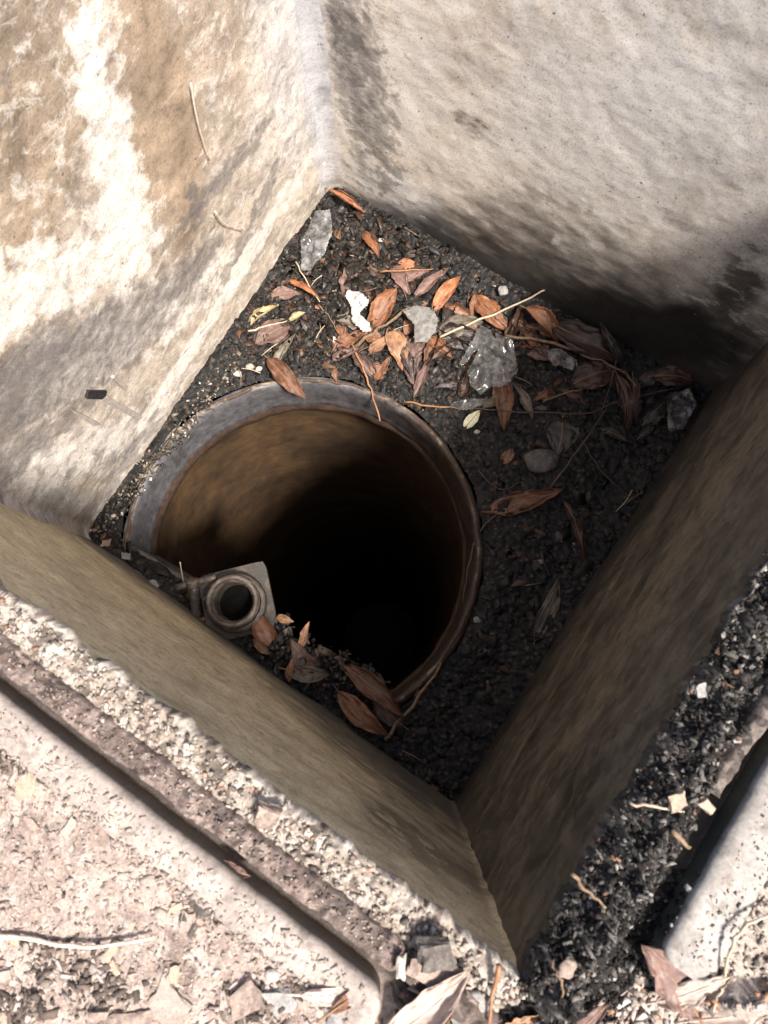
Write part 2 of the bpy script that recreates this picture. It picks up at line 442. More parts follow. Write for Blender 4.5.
build_wall(WB, 'pale brushed cement wall turning grey and painted with dark shade at its foot', mB, (0.86, 0.785, 0.685), [
    ((470, 60), (560, 70), 0.05, (0.52, 0.44, 0.35), 0.6, dict(f=18, warp=0.7)),
    ((700, 20), (740, 30), 0.03, (0.48, 0.40, 0.31), 0.6, dict(f=20, warp=0.7)),
    ((600, 130), (720, 90), 0.12, 'L', 0.75),
    ((400, 100), (430, 40), 0.06, 'L', 0.6),
    ((345, 50), (358, 160), 0.045, 'G', 0.52, dict(f=34, warp=1.3, soft=0.8)),
    ((540, 30), (640, 50), 0.03, (0.6, 0.5, 0.4), 0.6, dict(f=24, warp=0.8)),
    ((700, 170), (740, 120), 0.05, (0.6, 0.54, 0.47), 0.6, dict(f=20, warp=0.8)),
    ((345, 60), (358, 130), 0.03, (0.42, 0.41, 0.41), 0.7, dict(f=26, warp=0.9, soft=0.7)),
    ((375, 120), (385, 190), 0.045, 'G', 0.6, dict(f=32, warp=0.8)),
    ((318, 60), (335, 185), 0.022, (0.5, 0.5, 0.52), 0.9, dict(f=30, warp=0.5)),
    ((318, 60), (335, 185), 0.022, 'N', 0.85, dict(f=30, warp=0.5)),
    ((336, 20), (341, 75), 0.010, (0.13, 0.125, 0.125), 0.85, dict(f=55, warp=1.0)),
    ((346, 60), (364, 130), 0.014, (0.13, 0.125, 0.125), 0.85, dict(f=50, warp=1.1)),
    ((360, 50), (372, 90), 0.012, (0.2, 0.19, 0.185), 0.8, dict(f=50, warp=1.1)),
    ((376, 110), (386, 165), 0.009, (0.16, 0.155, 0.15), 0.8, dict(f=55, warp=1.1)),
    ((480, 130), (502, 146), 0.02, (0.17, 0.13, 0.10), 0.9, dict(f=34, warp=0.9)),
    ((400, 200), (350, 170), 0.08, (0.58, 0.575, 0.58), 0.9),
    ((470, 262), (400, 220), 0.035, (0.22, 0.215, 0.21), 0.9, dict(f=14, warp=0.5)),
    ((560, 300), (640, 320), 0.06, (0.13, 0.12, 0.115), 0.95, dict(f=12, warp=0.5)),  # dark band paints the shade along the wall foot
    ((650, 335), (760, 330), 0.10, (0.012, 0.011, 0.010), 0.98, dict(f=10, warp=0.4)),  # near-black patch paints the shade of the right corner
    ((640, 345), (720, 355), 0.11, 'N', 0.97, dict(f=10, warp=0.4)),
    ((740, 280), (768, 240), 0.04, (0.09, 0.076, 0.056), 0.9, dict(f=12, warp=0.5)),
], ext=(0.06, 0.05), foot=(lambda q: 0.035 + 0.25 * sstep(0.08, 0.5, q), (0.026, 0.024, 0.023), 0.96), cove=(0.03, 0.0, 0.0), seed=23, amp=0.0018, thick=0.3, ztop=H + 0.117, lime0=0.42, grime0=0.2)  # foot colour rises to the right, painting in the right rim's shadow
build_wall(WR, 'dark brown wall lying in shade', mR, (0.085, 0.07, 0.052), [
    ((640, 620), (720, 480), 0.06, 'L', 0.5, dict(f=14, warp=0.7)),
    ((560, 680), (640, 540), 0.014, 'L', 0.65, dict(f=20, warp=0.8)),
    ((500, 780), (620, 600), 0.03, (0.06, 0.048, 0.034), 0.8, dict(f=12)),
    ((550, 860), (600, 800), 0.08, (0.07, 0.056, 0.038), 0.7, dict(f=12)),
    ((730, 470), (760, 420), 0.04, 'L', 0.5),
], ext=(0.04, 0.0), foot=(lambda q: 0.10 + 0.12 * sstep(0.4, 0.8, q), (0.022, 0.019, 0.016), 0.92), cove=(0.0, 0.0, 0.03), seed=43, amp=0.003, ztop=H - 0.009, lime0=0.34, grime0=0.34)  # darker towards the foot, most at the back corner
build_wall(WF, 'olive brown trowelled wall with a black foot of damp and painted shade', mF, (0.63, 0.505, 0.325), [
    ((60, 570), (140, 620), 0.06, (0.56, 0.45, 0.29), 0.6, dict(f=14)),
    ((430, 850), (500, 900), 0.08, (0.15, 0.12, 0.075), 0.75, dict(f=10, warp=0.4)),  # dark patch paints the rim shadow near the front corner
    ((60, 630), (420, 890), 0.014, 'L', 0.5, dict(f=24, warp=0.9)),
], ext=(0.05, 0.0), cove=(0.007, 0.0, 0.02), seed=63, amp=0.003, ztop=H - 0.008, lime0=0.32, grime0=0.3, foot=(lambda q: 0.13 + 0.3 * sstep(0.5, 0.0, q), (0.085, 0.078, 0.064), 0.92))  # damp foot; its rise towards the front corner paints the rim's shadow

# ------------------------------------------------------------------ round shaft
SHAFT = empty('round_shaft', RC, 'round dark shaft opening with a grey collar in the chamber floor', 'shaft')
def lathe(name, prof, c, seg, mat, parent, seed=0, amp=0.0, colf=None):
    a = np.linspace(0, 2 * np.pi, seg + 1)[:-1]
    V = []; cols = []
    for k, (r, z) in enumerate(prof):
        rr = r + amp * fbm(np.cos(a) * 2, np.sin(a) * 2 + z * 3, 3, 3, seed)
        V.append(np.c_[c[0] + rr * np.cos(a), c[1] + rr * np.sin(a), np.full(seg, c[2] + z)])
        if colf: cols.append(colf(a, r, z))
    V = np.concatenate(V); n = len(prof)
    i = np.arange(n * seg).reshape(n, seg); j = np.roll(i, -1, 1)
    F = np.stack([i[:-1], j[:-1], j[1:], i[1:]], -1).reshape(-1, 4)
    return local(link(name, mesh_np(name, V, F, np.concatenate(cols) if cols else None), mat), parent)
mCollar = attr_mat('worn_grey_collar', 0.5, 60, (0.55, 1.35), 0.4, 0.003, 0.5, (0.4, 0.7), 9)
mRimRust = two_tone('rusty_collar_edge', (0.07, 0.042, 0.028), (0.30, 0.235, 0.165), 26, 0.75, 0.5, 0.66, 0.4, 0.002)
mLip = two_tone('dark_lip', (0.04, 0.024, 0.017), (0.09, 0.055, 0.036), 30, 0.6, 0.4, 0.65, 0.4, 0.002)
mShaft = two_tone('brown_shaft_concrete', (0.04, 0.021, 0.008), (0.12, 0.066, 0.027), 6, 0.75, 0.38, 0.66, 0.5, 0.006)
mMud = two_tone('black_mud', (0.012, 0.011, 0.01), (0.02, 0.017, 0.014), 12, 0.5)
r = RR
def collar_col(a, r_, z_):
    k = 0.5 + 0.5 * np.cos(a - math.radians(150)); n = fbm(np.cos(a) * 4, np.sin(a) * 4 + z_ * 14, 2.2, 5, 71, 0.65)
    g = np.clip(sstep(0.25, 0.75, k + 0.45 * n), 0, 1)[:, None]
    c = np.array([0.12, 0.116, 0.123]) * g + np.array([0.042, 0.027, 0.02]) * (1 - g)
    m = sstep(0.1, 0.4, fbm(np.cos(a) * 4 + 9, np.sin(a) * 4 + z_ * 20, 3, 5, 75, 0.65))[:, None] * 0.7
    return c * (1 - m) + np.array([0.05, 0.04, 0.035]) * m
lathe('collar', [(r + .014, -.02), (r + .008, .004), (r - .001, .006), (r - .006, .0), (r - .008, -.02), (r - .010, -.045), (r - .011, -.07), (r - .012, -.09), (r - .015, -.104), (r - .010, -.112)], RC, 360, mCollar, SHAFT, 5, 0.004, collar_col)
lathe('collar_edge', [(r + .007, -.012), (r + .005, .005), (r + .001, .0085), (r - .0015, .0065), (r - .003, .001)], RC, 220, mRimRust, SHAFT, 9, 0.006)
lathe('lower_lip', [(r - .013, -.100), (r - .019, -.110), (r - .020, -.126), (r - .010, -.140), (r + .03, -.15)], RC, 160, mLip, SHAFT, 15, 0.005)
lathe('shaft_wall', [(r + .01, -.14 - 0.2 * k) for k in range(32)], RC, 128, mShaft, SHAFT, 11, 0.01)
a = np.linspace(0, 2 * np.pi, 65)[:-1]
V = np.r_[[[RC.x, RC.y, -6.3]], np.c_[RC.x + (r + .06) * np.cos(a), RC.y + (r + .06) * np.sin(a), np.full(64, -6.3)]]
F = np.array([[0, 1 + k, 1 + (k + 1) % 64] for k in range(64)])
local(link('shaft_bottom', mesh_np('shaft_bottom', V, F), mMud), SHAFT)

# concrete ledge that closes the round opening along the front wall
def prism(name, pts, z0, z1, mat, parent=None):
    n = len(pts)
    V = [(p[0], p[1], z0) for p in pts] + [(p[0], p[1], z1) for p in pts]
    me = bpy.data.meshes.new(name)
    me.from_pydata(V, [], [tuple(range(n))[::-1], tuple(range(n, 2 * n))] + [(i, (i + 1) % n, n + (i + 1) % n, n + i) for i in range(n)])
    o = link(name, me, mat, smooth=False)
    return local(o, parent) if parent else o
mLedge = two_tone('dirty_ledge_concrete', (0.05, 0.045, 0.04), (0.15, 0.135, 0.12), 30, 0.8, 0.4, 0.6, 0.6, 0.004)
la, lb = CH0 - ch_e * 0.12, CH1 + ch_e * 0.06
lc, ld = lb - ch_n * 0.3, la - ch_n * 0.3
led = prism('ledge', [la, lb, lc, ld], -0.22, -0.004, mLedge, SHAFT)

# ------------------------------------------------------------------ pit soil (height field with a hole)
def dark_soil_col(x, y, seed):
    n = fbm(x, y, 30, 5, seed, 0.6); w_, cid = worley(x, y, 160, seed + 5)
    c = np.array([0.0075, 0.0065, 0.006]) + np.clip(n, -.4, 1)[:, None] * np.array([0.011, 0.009, 0.0075])
    m = (cid > 0.86)[:, None] * np.clip(1 - w_ * 1.6, 0, 1)[:, None]
    return np.clip(c * (1 - m) + np.array([0.11, 0.075, 0.05]) * m, 0.006, 1)
st = 0.0026
xs = np.arange(min(c.x for c in CORN.values()) - .03, max(c.x for c in CORN.values()) + .03, st)
ys = np.arange(min(c.y for c in CORN.values()) - .03, max(c.y for c in CORN.values()) + .03, st)
X, Y = np.meshgrid(xs, ys); x, y = X.ravel(), Y.ravel()
w1, _ = worley(x, y, 120, 3); w2, _ = worley(x, y, 230, 8)
z = soil_h(x, y) + 0.003 * (0.45 - w1) + 0.0015 * (0.45 - w2) + 0.007 * fbm(x, y, 70, 5, 12, 0.6)
rag = 0.012 * fbm(x, y, 16, 4, 77)
ring = np.hypot(x - RC.x, y - RC.y) - (RR + 0.010 + rag * 0.7)
chd = (x - CH0.x) * ch_n.x + (y - CH0.y) * ch_n.y + rag
hole = (ring < 0) & (chd > 0)
z = np.where((ring < 0.012) & (chd > -0.0), np.minimum(z, 0.004), z)
z = np.where((np.abs(chd) < 0.012) & (ring < 0), z - 0.02 * sstep(-0.012, 0.0, chd), z)
out = outdist(x, y) > 0.022
bad = (hole | out).reshape(X.shape)
keep = ~(bad[:-1, :-1] | bad[1:, :-1] | bad[:-1, 1:] | bad[1:, 1:])
V, F, C_ = compact(np.c_[x, y, z], grid_faces(*X.shape, keep), dark_soil_col(x, y, 4))
mSoil = attr_mat('black_soil', 0.7, 260, (0.5, 1.5), 0.7, 0.003, 0.4, (0.4, 0.85))
soil = tag(link('soil', mesh_np('soil', V, F, C_), mSoil), kind='structure')

# ------------------------------------------------------------------ loose crumbs (uncountable)
CUBE = np.array([[-1, -1, -1], [1, -1, -1], [1, 1, -1], [-1, 1, -1], [-1, -1, 1], [1, -1, 1], [1, 1, 1], [-1, 1, 1]], float)
CF = np.array([[0, 3, 2, 1], [4, 5, 6, 7], [0, 1, 5, 4], [1, 2, 6, 5], [2, 3, 7, 6], [3, 0, 4, 7]])
def crumbs(name, pts, size, pal, mat, label=None, flat=(0.25, 0.9), longish=(0.5, 1.6), tilt=0.5, sink=0.2, parent=None):
    n = len(pts)
    sz_ = np.exp(RNG.uniform(math.log(size[0]), math.log(size[1]), n))
    sc = np.c_[sz_ * RNG.uniform(*longish, n), sz_ * RNG.uniform(0.5, 1.0, n), sz_ * RNG.uniform(*flat, n)] / 2
    v = CUBE[None] * (1 + RNG.uniform(-.45, .2, (n, 8, 3))) * sc[:, None, :]
    a, b, c = RNG.uniform(0, 6.283, n), RNG.normal(0, tilt, n), RNG.normal(0, tilt, n)
    def R(ax, t):
        M = np.zeros((n, 3, 3)); i, j = [(1, 2), (0, 2), (0, 1)][ax]
        M[:, ax, ax] = 1; M[:, i, i] = np.cos(t); M[:, j, j] = np.cos(t); M[:, i, j] = -np.sin(t); M[:, j, i] = np.sin(t); return M
    M = R(2, a) @ R(0, b) @ R(1, c)
    v = np.einsum('nij,nkj->nki', M, v)
    p = np.asarray(pts).copy(); p[:, 2] += sc[:, 2] * (1 - 2 * sink)
    v += p[:, None, :]
    pal = np.array([q[0] for q in pal]), np.array([q[1] for q in pal], float)
    ci = RNG.choice(len(pal[0]), n, p=pal[1] / pal[1].sum())
    col = pal[0][ci] * RNG.uniform(0.6, 1.35, (n, 1))
    F = (CF[None] + (np.arange(n) * 8)[:, None, None]).reshape(-1, 4)
    o = link(name, mesh_np(name, v.reshape(-1, 3), F, np.repeat(col, 8, 0)), mat, smooth=False)
    if label: tag(o, label)
    o['kind'] = 'stuff'
    if parent: local(o, parent)
    return o

def scatter_soil(n, dens=None):
    P = []
    lo = np.array([xs[0], ys[0]]); hi = np.array([xs[-1], ys[-1]])
    while len(P) < n:
        q = RNG.uniform(lo, hi, (n, 2)); xx, yy = q[:, 0], q[:, 1]
        ok = (outdist(xx, yy) < -0.004)
        rg = np.hypot(xx - RC.x, yy - RC.y) - RR; cc = (xx - CH0.x) * ch_n.x + (yy - CH0.y) * ch_n.y
        ok &= ~((rg < 0.02) & (cc > -0.012))
        if dens is not None: ok &= RNG.uniform(0, 1, n) < dens(xx, yy)
        q = q[ok]; P.extend(np.c_[q, soil_h(q[:, 0], q[:, 1])].tolist())
    return np.array(P[:n])
mCrumb = attr_mat('soil_crumbs', 0.65, 500, (0.55, 1.4), 0.5, 0.001, 0.45, (0.35, 0.8))
backc = un(345, 285)
def dens_back(x, y): return 0.10 + 0.90 * np.exp(-((x - backc.x) ** 2 + (y - backc.y) ** 2) / 0.05)
DARKPAL = [((0.007, 0.0062, 0.0055), 6), ((0.017, 0.0135, 0.011), 4), ((0.035, 0.023, 0.016), 1.2), ((0.07, 0.055, 0.042), 0.35), ((0.33, 0.27, 0.21), 0.12)]
crumbs('soil_crumbs', scatter_soil(3800, dens_back), (0.0012, 0.007), DARKPAL, mCrumb, 'loose crumbs of black leaf mould and bark scattered over the pit soil', longish=(0.6, 3.2), flat=(0.1, 0.5), tilt=0.4, sink=0.35)
crumbs('leaf_litter', scatter_soil(2800, dens_back), (0.004, 0.024), [((0.016, 0.012, 0.009), 4), ((0.038, 0.021, 0.013), 2.0), ((0.025, 0.021, 0.018), 2.5), ((0.12, 0.065, 0.035), 0.35)], mCrumb,
       'broken rotting leaf flakes mixed into the pit soil', flat=(0.04, 0.12), longish=(0.7, 2.0), tilt=0.35)

# strip of pebbly mud between collar and brown wall
pts = []
for k in range(420):
    t = random.random(); q = un(245 - 150 * t + random.gauss(0, 5) - 0, 352 + 190 * t + random.gauss(0, 4))
    pts.append((q.x, q.y, float(soil_h(np.array([q.x]), np.array([q.y]))[0])))
crumbs('pebbly_mud', np.array(pts), (0.003, 0.009), [((0.05, 0.042, 0.033), 5), ((0.22, 0.18, 0.14), 2), ((0.45, 0.40, 0.34), 0.7)], mCrumb, 'pebbly mud in the seam between grey collar and brown wall')

pts = []
for k in range(520):
    t = random.random(); q = un(262 + 110 * t + random.gauss(0, 12), 632 + 62 * t + random.gauss(0, 9))
    pts.append((q.x, q.y, float(soil_h(np.array([q.x]), np.array([q.y]))[0]) + random.random() ** 2 * 0.02))
crumbs('ledge_debris', np.array(pts), (0.004, 0.02), [((0.02, 0.018, 0.016), 5), ((0.05, 0.04, 0.033), 3), ((0.12, 0.085, 0.06), 1.2), ((0.2, 0.17, 0.14), 0.5)], mCrumb, 'heap of dark rotting debris on the ledge at the front of the shaft', flat=(0.1, 0.5), longish=(0.6, 2.0), tilt=0.6)

# ------------------------------------------------------------------ rim: mortar, iron frame, black dirt, concrete edging, ground
def strip(name, w, s0, s1, o0, o1, hf, colf, mat, st=0.0017, parent=None, rag=0.005, seed=0, skirt=0.014):
    s = np.arange(s0, s1 + st, st); o = np.arange(o0, o1 + st, st)
    SS, OO = np.meshgrid(s, o); sh = SS.shape
    edge = np.minimum(OO - o0, o1 - OO)
    P = np.empty(sh + (3,)); 
    off = rag * fbm(SS, OO, 30, 4, seed) * 1.8
    Z = hf(SS, OO)
    for k in range(2): P[..., k] = w.A[k] + w.e[k] * SS - w.n[k] * (OO + off)
    P[..., 2] = Z
    for row, oo in ((0, o0), (-1, o1)): P[row, :, 2] -= skirt
    V = P.reshape(-1, 3); F = grid_faces(*sh)
    if w.e.cross(-w.n).z < 0: F = F[:, ::-1]
    ob = link(name, mesh_np(name, V, F, colf(SS.ravel(), OO.ravel())), mat)
    if parent: local(ob, parent)
    return ob
def rough(SS, OO, seed, a1, a2, a3, f1=60, f2=120, f3=260):
    wa, _ = worley(SS, OO, f2, seed); wb, _ = worley(SS, OO, f3, seed + 2)
    return a1 * fbm(SS, OO, f1, 3, seed + 4) + a2 * (0.5 - wa) + a3 * (0.5 - wb)
def pal_col(SS, OO, seed, pal, f=90):
    wa, cid = worley(SS, OO, f, seed); n = fbm(SS, OO, 40, 4, seed + 1)
    idx = np.clip(((cid * 0.75 + 0.35 * n + 0.12)) * len(pal), 0, len(pal) - 0.01).astype(int)
    return np.array(pal)[idx]
mRubble = attr_mat('rubble', 0.85, 420, (0.55, 1.3), 0.6, 0.0015, 0.3)
mClod = attr_mat('dirt_clods', 0.85, 600, (0.4, 1.5), 0.6, 0.0012, 0.3)
mBlack = attr_mat('black_dirt', 0.6, 380, (0.45, 1.5), 0.7, 0.002, 0.5, (0.3, 0.8))
def mortar_h(SS, OO):
    return H + 0.002 - 0.005 * sstep(0.010, -0.004, OO) - 0.003 * sstep(0.023, 0.030, OO) + rough(SS, OO, 101, 0.006, 0.0055, 0.003, 60, 130, 330)
S0F, S1F = -0.02, WF.L + 0.05
tag(strip('mortar_band', WF, S0F, S1F, -0.004, 0.036, mortar_h, lambda s, o: pal_col(s, o, 102, [(0.14, 0.115, 0.095), (0.33, 0.275, 0.23), (0.38, 0.33, 0.285), (0.45, 0.4, 0.35), (0.24, 0.185, 0.15)]), mRubble, seed=103),
    'crumbling pale mortar band along the top of the olive wall', 'mortar')
def scatter_strip(w, n, s0, s1, o0, o1, hf, zoff=0):
    s = RNG.uniform(s0, s1, n); o = RNG.uniform(o0, o1, n); z = hf(s, o) + zoff
    return np.c_[w.A.x + w.e.x * s - w.n.x * o, w.A.y + w.e.y * s - w.n.y * o, z]
mDry = attr_mat('dry_crumbs', 0.85, 600, (0.6, 1.25), 0.4, 0.001, 0.3)
crumbs('mortar_crumbs', scatter_strip(WF, 1500, 0, 0.75, 0.0, 0.029, mortar_h), (0.0013, 0.0055), [((0.4, 0.345, 0.295), 4), ((0.3, 0.24, 0.2), 2), ((0.11, 0.09, 0.08), 1.2), ((0.36, 0.22, 0.16), 0.3)], mDry, 'loose pale mortar crumbs along the broken rim')

FRAME = empty('iron_surround', WF.pt(0.3, H, 0.05), 'rusty iron surround caked in dirt around the chamber rim', 'iron surround')
FO0, FO1 = 0.028, EL_O - 0.010
def bar_h(SS, OO):
    return H + 0.012 + rough(SS, OO, 111, 0.007, 0.003, 0.002, 45, 110, 330) - 0.012 * np.exp(-((SS - 0.085 - 0.006 * fbm(SS, OO, 60, 2, 117)) / 0.006) ** 2) - 0.004 * sstep(0.012, 0.0, OO - FO0)
RUSTPAL = [(0.06, 0.046, 0.04), (0.13, 0.098, 0.085), (0.19, 0.148, 0.13), (0.15, 0.11, 0.096), (0.26, 0.205, 0.178), (0.10, 0.08, 0.072)]
strip('flange', WF, -0.015, S1F, FO0, FO1, bar_h, lambda s, o: pal_col(s, o, 112, RUSTPAL, 130), mRubble, parent=FRAME, rag=0.002, seed=113, skirt=0.04)
crumbs('dirt_crust', scatter_strip(WF, 900, 0.05, 0.75, FO0 + 0.003, FO1 - 0.004, bar_h), (0.001, 0.0035), [((0.2, 0.15, 0.13), 5), ((0.34, 0.27, 0.23), 2), ((0.07, 0.055, 0.05), 2.5), ((0.5, 0.42, 0.35), 0.7)], mDry, parent=FRAME)
def black_h(SS, OO):
    gap = sstep(ER_O - 0.024, ER_O - 0.010, OO + 0.008 * fbm(SS, OO, 12, 2, 125))
    return H + 0.006 - 0.008 * sstep(0.012, -0.004, OO) + 0.018 * np.exp(-((OO - 0.032) / 0.016) ** 2) + rough(SS, OO, 121, 0.017, 0.005, 0.004, 48, 75, 200) + 0.006 * fbm(SS, OO, 150, 4, 126, 0.65) - 0.02 * np.exp(-((OO - 0.037) / 0.005) ** 2) * sstep(0.22, 0.28, SS) - 0.035 * gap
tag(strip('black_dirt', WR, -0.11, WR.L + 0.05, -0.003, ER_O - 0.004, black_h, lambda s, o: pal_col(s, o, 122, [(0.016, 0.014, 0.013), (0.035, 0.03, 0.027), (0.02, 0.018, 0.016), (0.055, 0.047, 0.041), (0.12, 0.108, 0.098), (0.03, 0.026, 0.023)], 210), mBlack, seed=123),
    'bank of crumbly black dirt along the rim above the dark brown wall', 'dirt')
crumbs('black_dirt_crumbs', scatter_strip(WR, 8000, -0.10, 0.52, -0.002, ER_O - 0.014, black_h), (0.0007, 0.0058), [((0.014, 0.0125, 0.0115), 6), ((0.035, 0.03, 0.027), 3), ((0.11, 0.1, 0.09), 2.2), ((0.25, 0.225, 0.2), 0.7), ((0.2, 0.11, 0.07), 0.2)], mClod, 'loose black dirt crumbs with pale grit on the right rim', tilt=0.6, flat=(0.2, 0.7), longish=(0.6, 2.4), sink=0.35)
pts = []
for k in range(1500):
    t = random.random(); q = on_ground(585 + 85 * t + random.gauss(0, 13), 1030 - 150 * t + random.gauss(0, 10), 0.0); pts.append(tuple(q))
crumbs('fallen_dirt', np.array(pts), (0.0008, 0.0065), [((0.014, 0.0125, 0.0115), 6), ((0.035, 0.03, 0.027), 3), ((0.11, 0.1, 0.09), 1.2), ((0.3, 0.28, 0.26), 0.4)], mClod, 'black dirt fallen into the gap beside the grey edging', flat=(0.2, 0.7), longish=(0.6, 2.2), sink=0.3)
def bar2_h(SS, OO):
    return H + 0.026 + rough(SS, OO, 131, 0.003, 0.0025, 0.0015) - 0.008 * sstep(0.008, 0.0, OO - 0.041) - 0.012 * sstep(0.30, 0.24, SS) 
strip('flange', WR, 0.21, WR.L + 0.05, 0.041, ER_O - 0.011, bar2_h, lambda s, o: pal_col(s, o, 132, [(0.05, 0.042, 0.038), (0.10, 0.08, 0.07), (0.17, 0.14, 0.12), (0.07, 0.06, 0.055)], 130), mRubble, parent=FRAME, rag=0.002, seed=133, skirt=0.03)

def edging(name, w, s0, s1, o0, o1, ztop, zbot, rc, mat, label, seed, colbase, sidecol):
    """rounded concrete edging: superellipse top with a rounded end, top grid plus skirt"""
    st = 0.003
    s = np.arange(s0, s1 + st, st); t = np.linspace(0, 1, 26)
    # cross profile: up the inner side, over the top, down the outer side
    prof = [(0, zbot), (0.0005, ztop - 0.012), (0.001, ztop - 0.007), (0.003, ztop - 0.003), (0.007, ztop - 0.0006)]
    prof += [(k, ztop) for k in np.linspace(0.012, o1 - o0 - 0.01, 14)] + [(o1 - o0 - 0.003, ztop - 0.002), (o1 - o0, ztop - 0.01), (o1 - o0, zbot)]
    po = np.array([q[0] for q in prof]); pz = np.array([q[1] for q in prof])
    SS, OO = np.meshgrid(s, po); ZZ = np.repeat(pz[:, None], len(s), 1)
    # rounded end near s0
    d = np.clip(rc - (SS - s0), 0, rc); pull = rc - np.sqrt(np.maximum(rc * rc - d * d, 0))
    OO = np.maximum(OO, pull)
    OO = np.minimum(OO, (o1 - o0))
    n = fbm(SS, OO, 25, 4, seed); OO = OO + o0 + 0.0012 * n; ZZ = ZZ + 0.0016 * fbm(SS, OO, 40, 4, seed + 1) 
    P = np.empty(SS.shape + (3,))
    for k in range(2): P[..., k] = w.A[k] + w.e[k] * SS - w.n[k] * OO
    P[..., 2] = ZZ
    F = grid_faces(*SS.shape)
    F = F[:, ::-1] if w.e.cross(-w.n).z < 0 else F
    # end cap
    nr, nc = SS.shape
    nn = fbm(SS.ravel(), OO.ravel(), 30, 5, seed + 3)
    col = np.array(colbase) * (1 + 0.35 * nn[:, None])
    grime = sstep(0.05, 0.35, fbm(SS.ravel(), OO.ravel(), 55, 5, seed + 9, 0.65))[:, None] * 0.7
    col = col * (1 - grime) + np.array([0.17, 0.14, 0.12]) * grime
    side = sstep(ztop - 0.006, ztop - 0.012, ZZ.ravel() + 0.004 * nn)[:, None] * 0.9
    col = col * (1 - side) + np.array(sidecol) * side
    me = mesh_np(name, P.reshape(-1, 3), F, np.clip(col, 0.02, 1))
    o = link(name, me, mat)
    return tag(o, label, 'edging')
mEdge = attr_mat('worn_concrete', 0.75, 260, (0.72, 1.18), 0.4, 0.0015, 0.35)
edging('concrete_edging', WF, EL_S, WF.L + 0.4, EL_O, EL_O + 0.036, ZE, H - 0.012, 0.022, mEdge, 'pale pinkish concrete edging strip with a rounded end beside the rusty frame', 141, (0.36, 0.305, 0.27), (0.10, 0.082, 0.06))
edging('concrete_edging', WR, ER_S, WR.L + 0.4, ER_O, ER_O + 0.045, ZE, H - 0.03, 0.012, mEdge, 'smooth grey concrete edging strip beside the bank of black dirt', 151, (0.33, 0.305, 0.28), (0.03, 0.038, 0.032))

# ground: one sheet, fine near the camera and reaching the horizon
def axis(lo, hi, st, far):
    c = list(np.arange(lo, hi, st)); d = st
    a = hi
    while a < far: c.append(a); d *= 1.35; a += d
    d = st; a = lo - st
    L = []
    while a > -far: L.append(a); d *= 1.35; a -= d
    return np.array(L[::-1] + c)
gx = axis(-0.60, 0.60, 0.0026, 90); gy = axis(-0.72, 0.20, 0.0026, 90)
X, Y = np.meshgrid(gx, gy); x, y = X.ravel(), Y.ravel(); z = ground_h(x, y)
bad = (outdist(x, y) < 0.022).reshape(X.shape); keep = ~(bad[:-1, :-1] | bad[1:, :-1] | bad[:-1, 1:] | bad[1:, 1:])
sandn = fbm(x, y, 12, 4, 201); dk = fbm(x, y, 26, 5, 203); w1, cid = worley(x, y, 130, 205)
nr_ = sstep(1.1, 0.6, np.hypot(x, y)); sandn = sandn * nr_; dk = dk * nr_; cid = 0.5 + (cid - 0.5) * nr_
col = np.array([0.37, 0.295, 0.255]) * (1 + 0.28 * sandn[:, None])
m = sstep(0.12, 0.4, dk)[:, None] * 0.75; col = col * (1 - m) + np.array([0.16, 0.12, 0.1]) * m
m = (cid > 0.8)[:, None] * 0.6; col = col * (1 - m) + np.array([0.25, 0.185, 0.155]) * m
m = (cid < 0.12)[:, None] * 0.7; col = col * (1 - m) + np.array([0.46, 0.40, 0.355]) * m
oo = outdist(x, y)
sRg = (x - WR.A.x) * WR.e.x + (y - WR.A.y) * WR.e.y; oR = -((x - WR.A.x) * WR.n.x + (y - WR.A.y) * WR.n.y)
m = (sstep(ER_O - 0.02, ER_O + 0.03, oR))[:, None] * 0.6; col = col * (1 - m) + np.array([0.36, 0.31, 0.265]) * m
oF = -((x - WF.A.x) * WF.n.x + (y - WF.A.y) * WF.n.y); m = np.maximum(sstep(EL_O + 0.015, EL_O - 0.01, oo), 0.92 * sstep(0.11, 0.07, oF) * sstep(-0.02, 0.01, oR) * sstep(ER_O + 0.012, ER_O - 0.004, oR))[:, None]; col = col * (1 - m) + np.array([0.028, 0.024, 0.021]) * m
V, F, C_ = compact(np.c_[x, y, z], grid_faces(*X.shape, keep), np.clip(col, 0.01, 1))
tag(link('ground', mesh_np('ground', V, F, C_), mRubble), kind='structure')

def scatter_px(n, poly_fn, dz=0.0):
    P = []
    while len(P) < n:
        px, py = random.uniform(-15, 785), random.uniform(560, 1050)
        if poly_fn(px, py):
            p = on_ground(px, py, dz); P.append(tuple(p))
    return np.array(P)
def in_left(px, py): return py > 742 + (px) * 0.722 and px < 415
def in_right(px, py): return py > 738 + (772 - px) * 2.15 - 0 and px > 640 and (px - 700) * 1.0 + (py - 960) * 0.5 > 12
def in_bottom(px, py): return px > 395 and py > 975 + abs(px - 520) * 0.0 and py > 985
SANDPAL = [((0.38, 0.31, 0.268), 6), ((0.43, 0.37, 0.325), 2), ((0.32, 0.25, 0.212), 2), ((0.14, 0.11, 0.095), 0.5), ((0.33, 0.25, 0.205), 0.4)]
crumbs('sandy_rubble', scatter_px(3600, in_left, 0.0), (0.0008, 0.0038), SANDPAL, mDry, 'sandy rubble and splinters covering the ground at lower left', longish=(0.6, 2.6), flat=(0.12, 0.5), sink=0.3, tilt=0.35)
pts = []
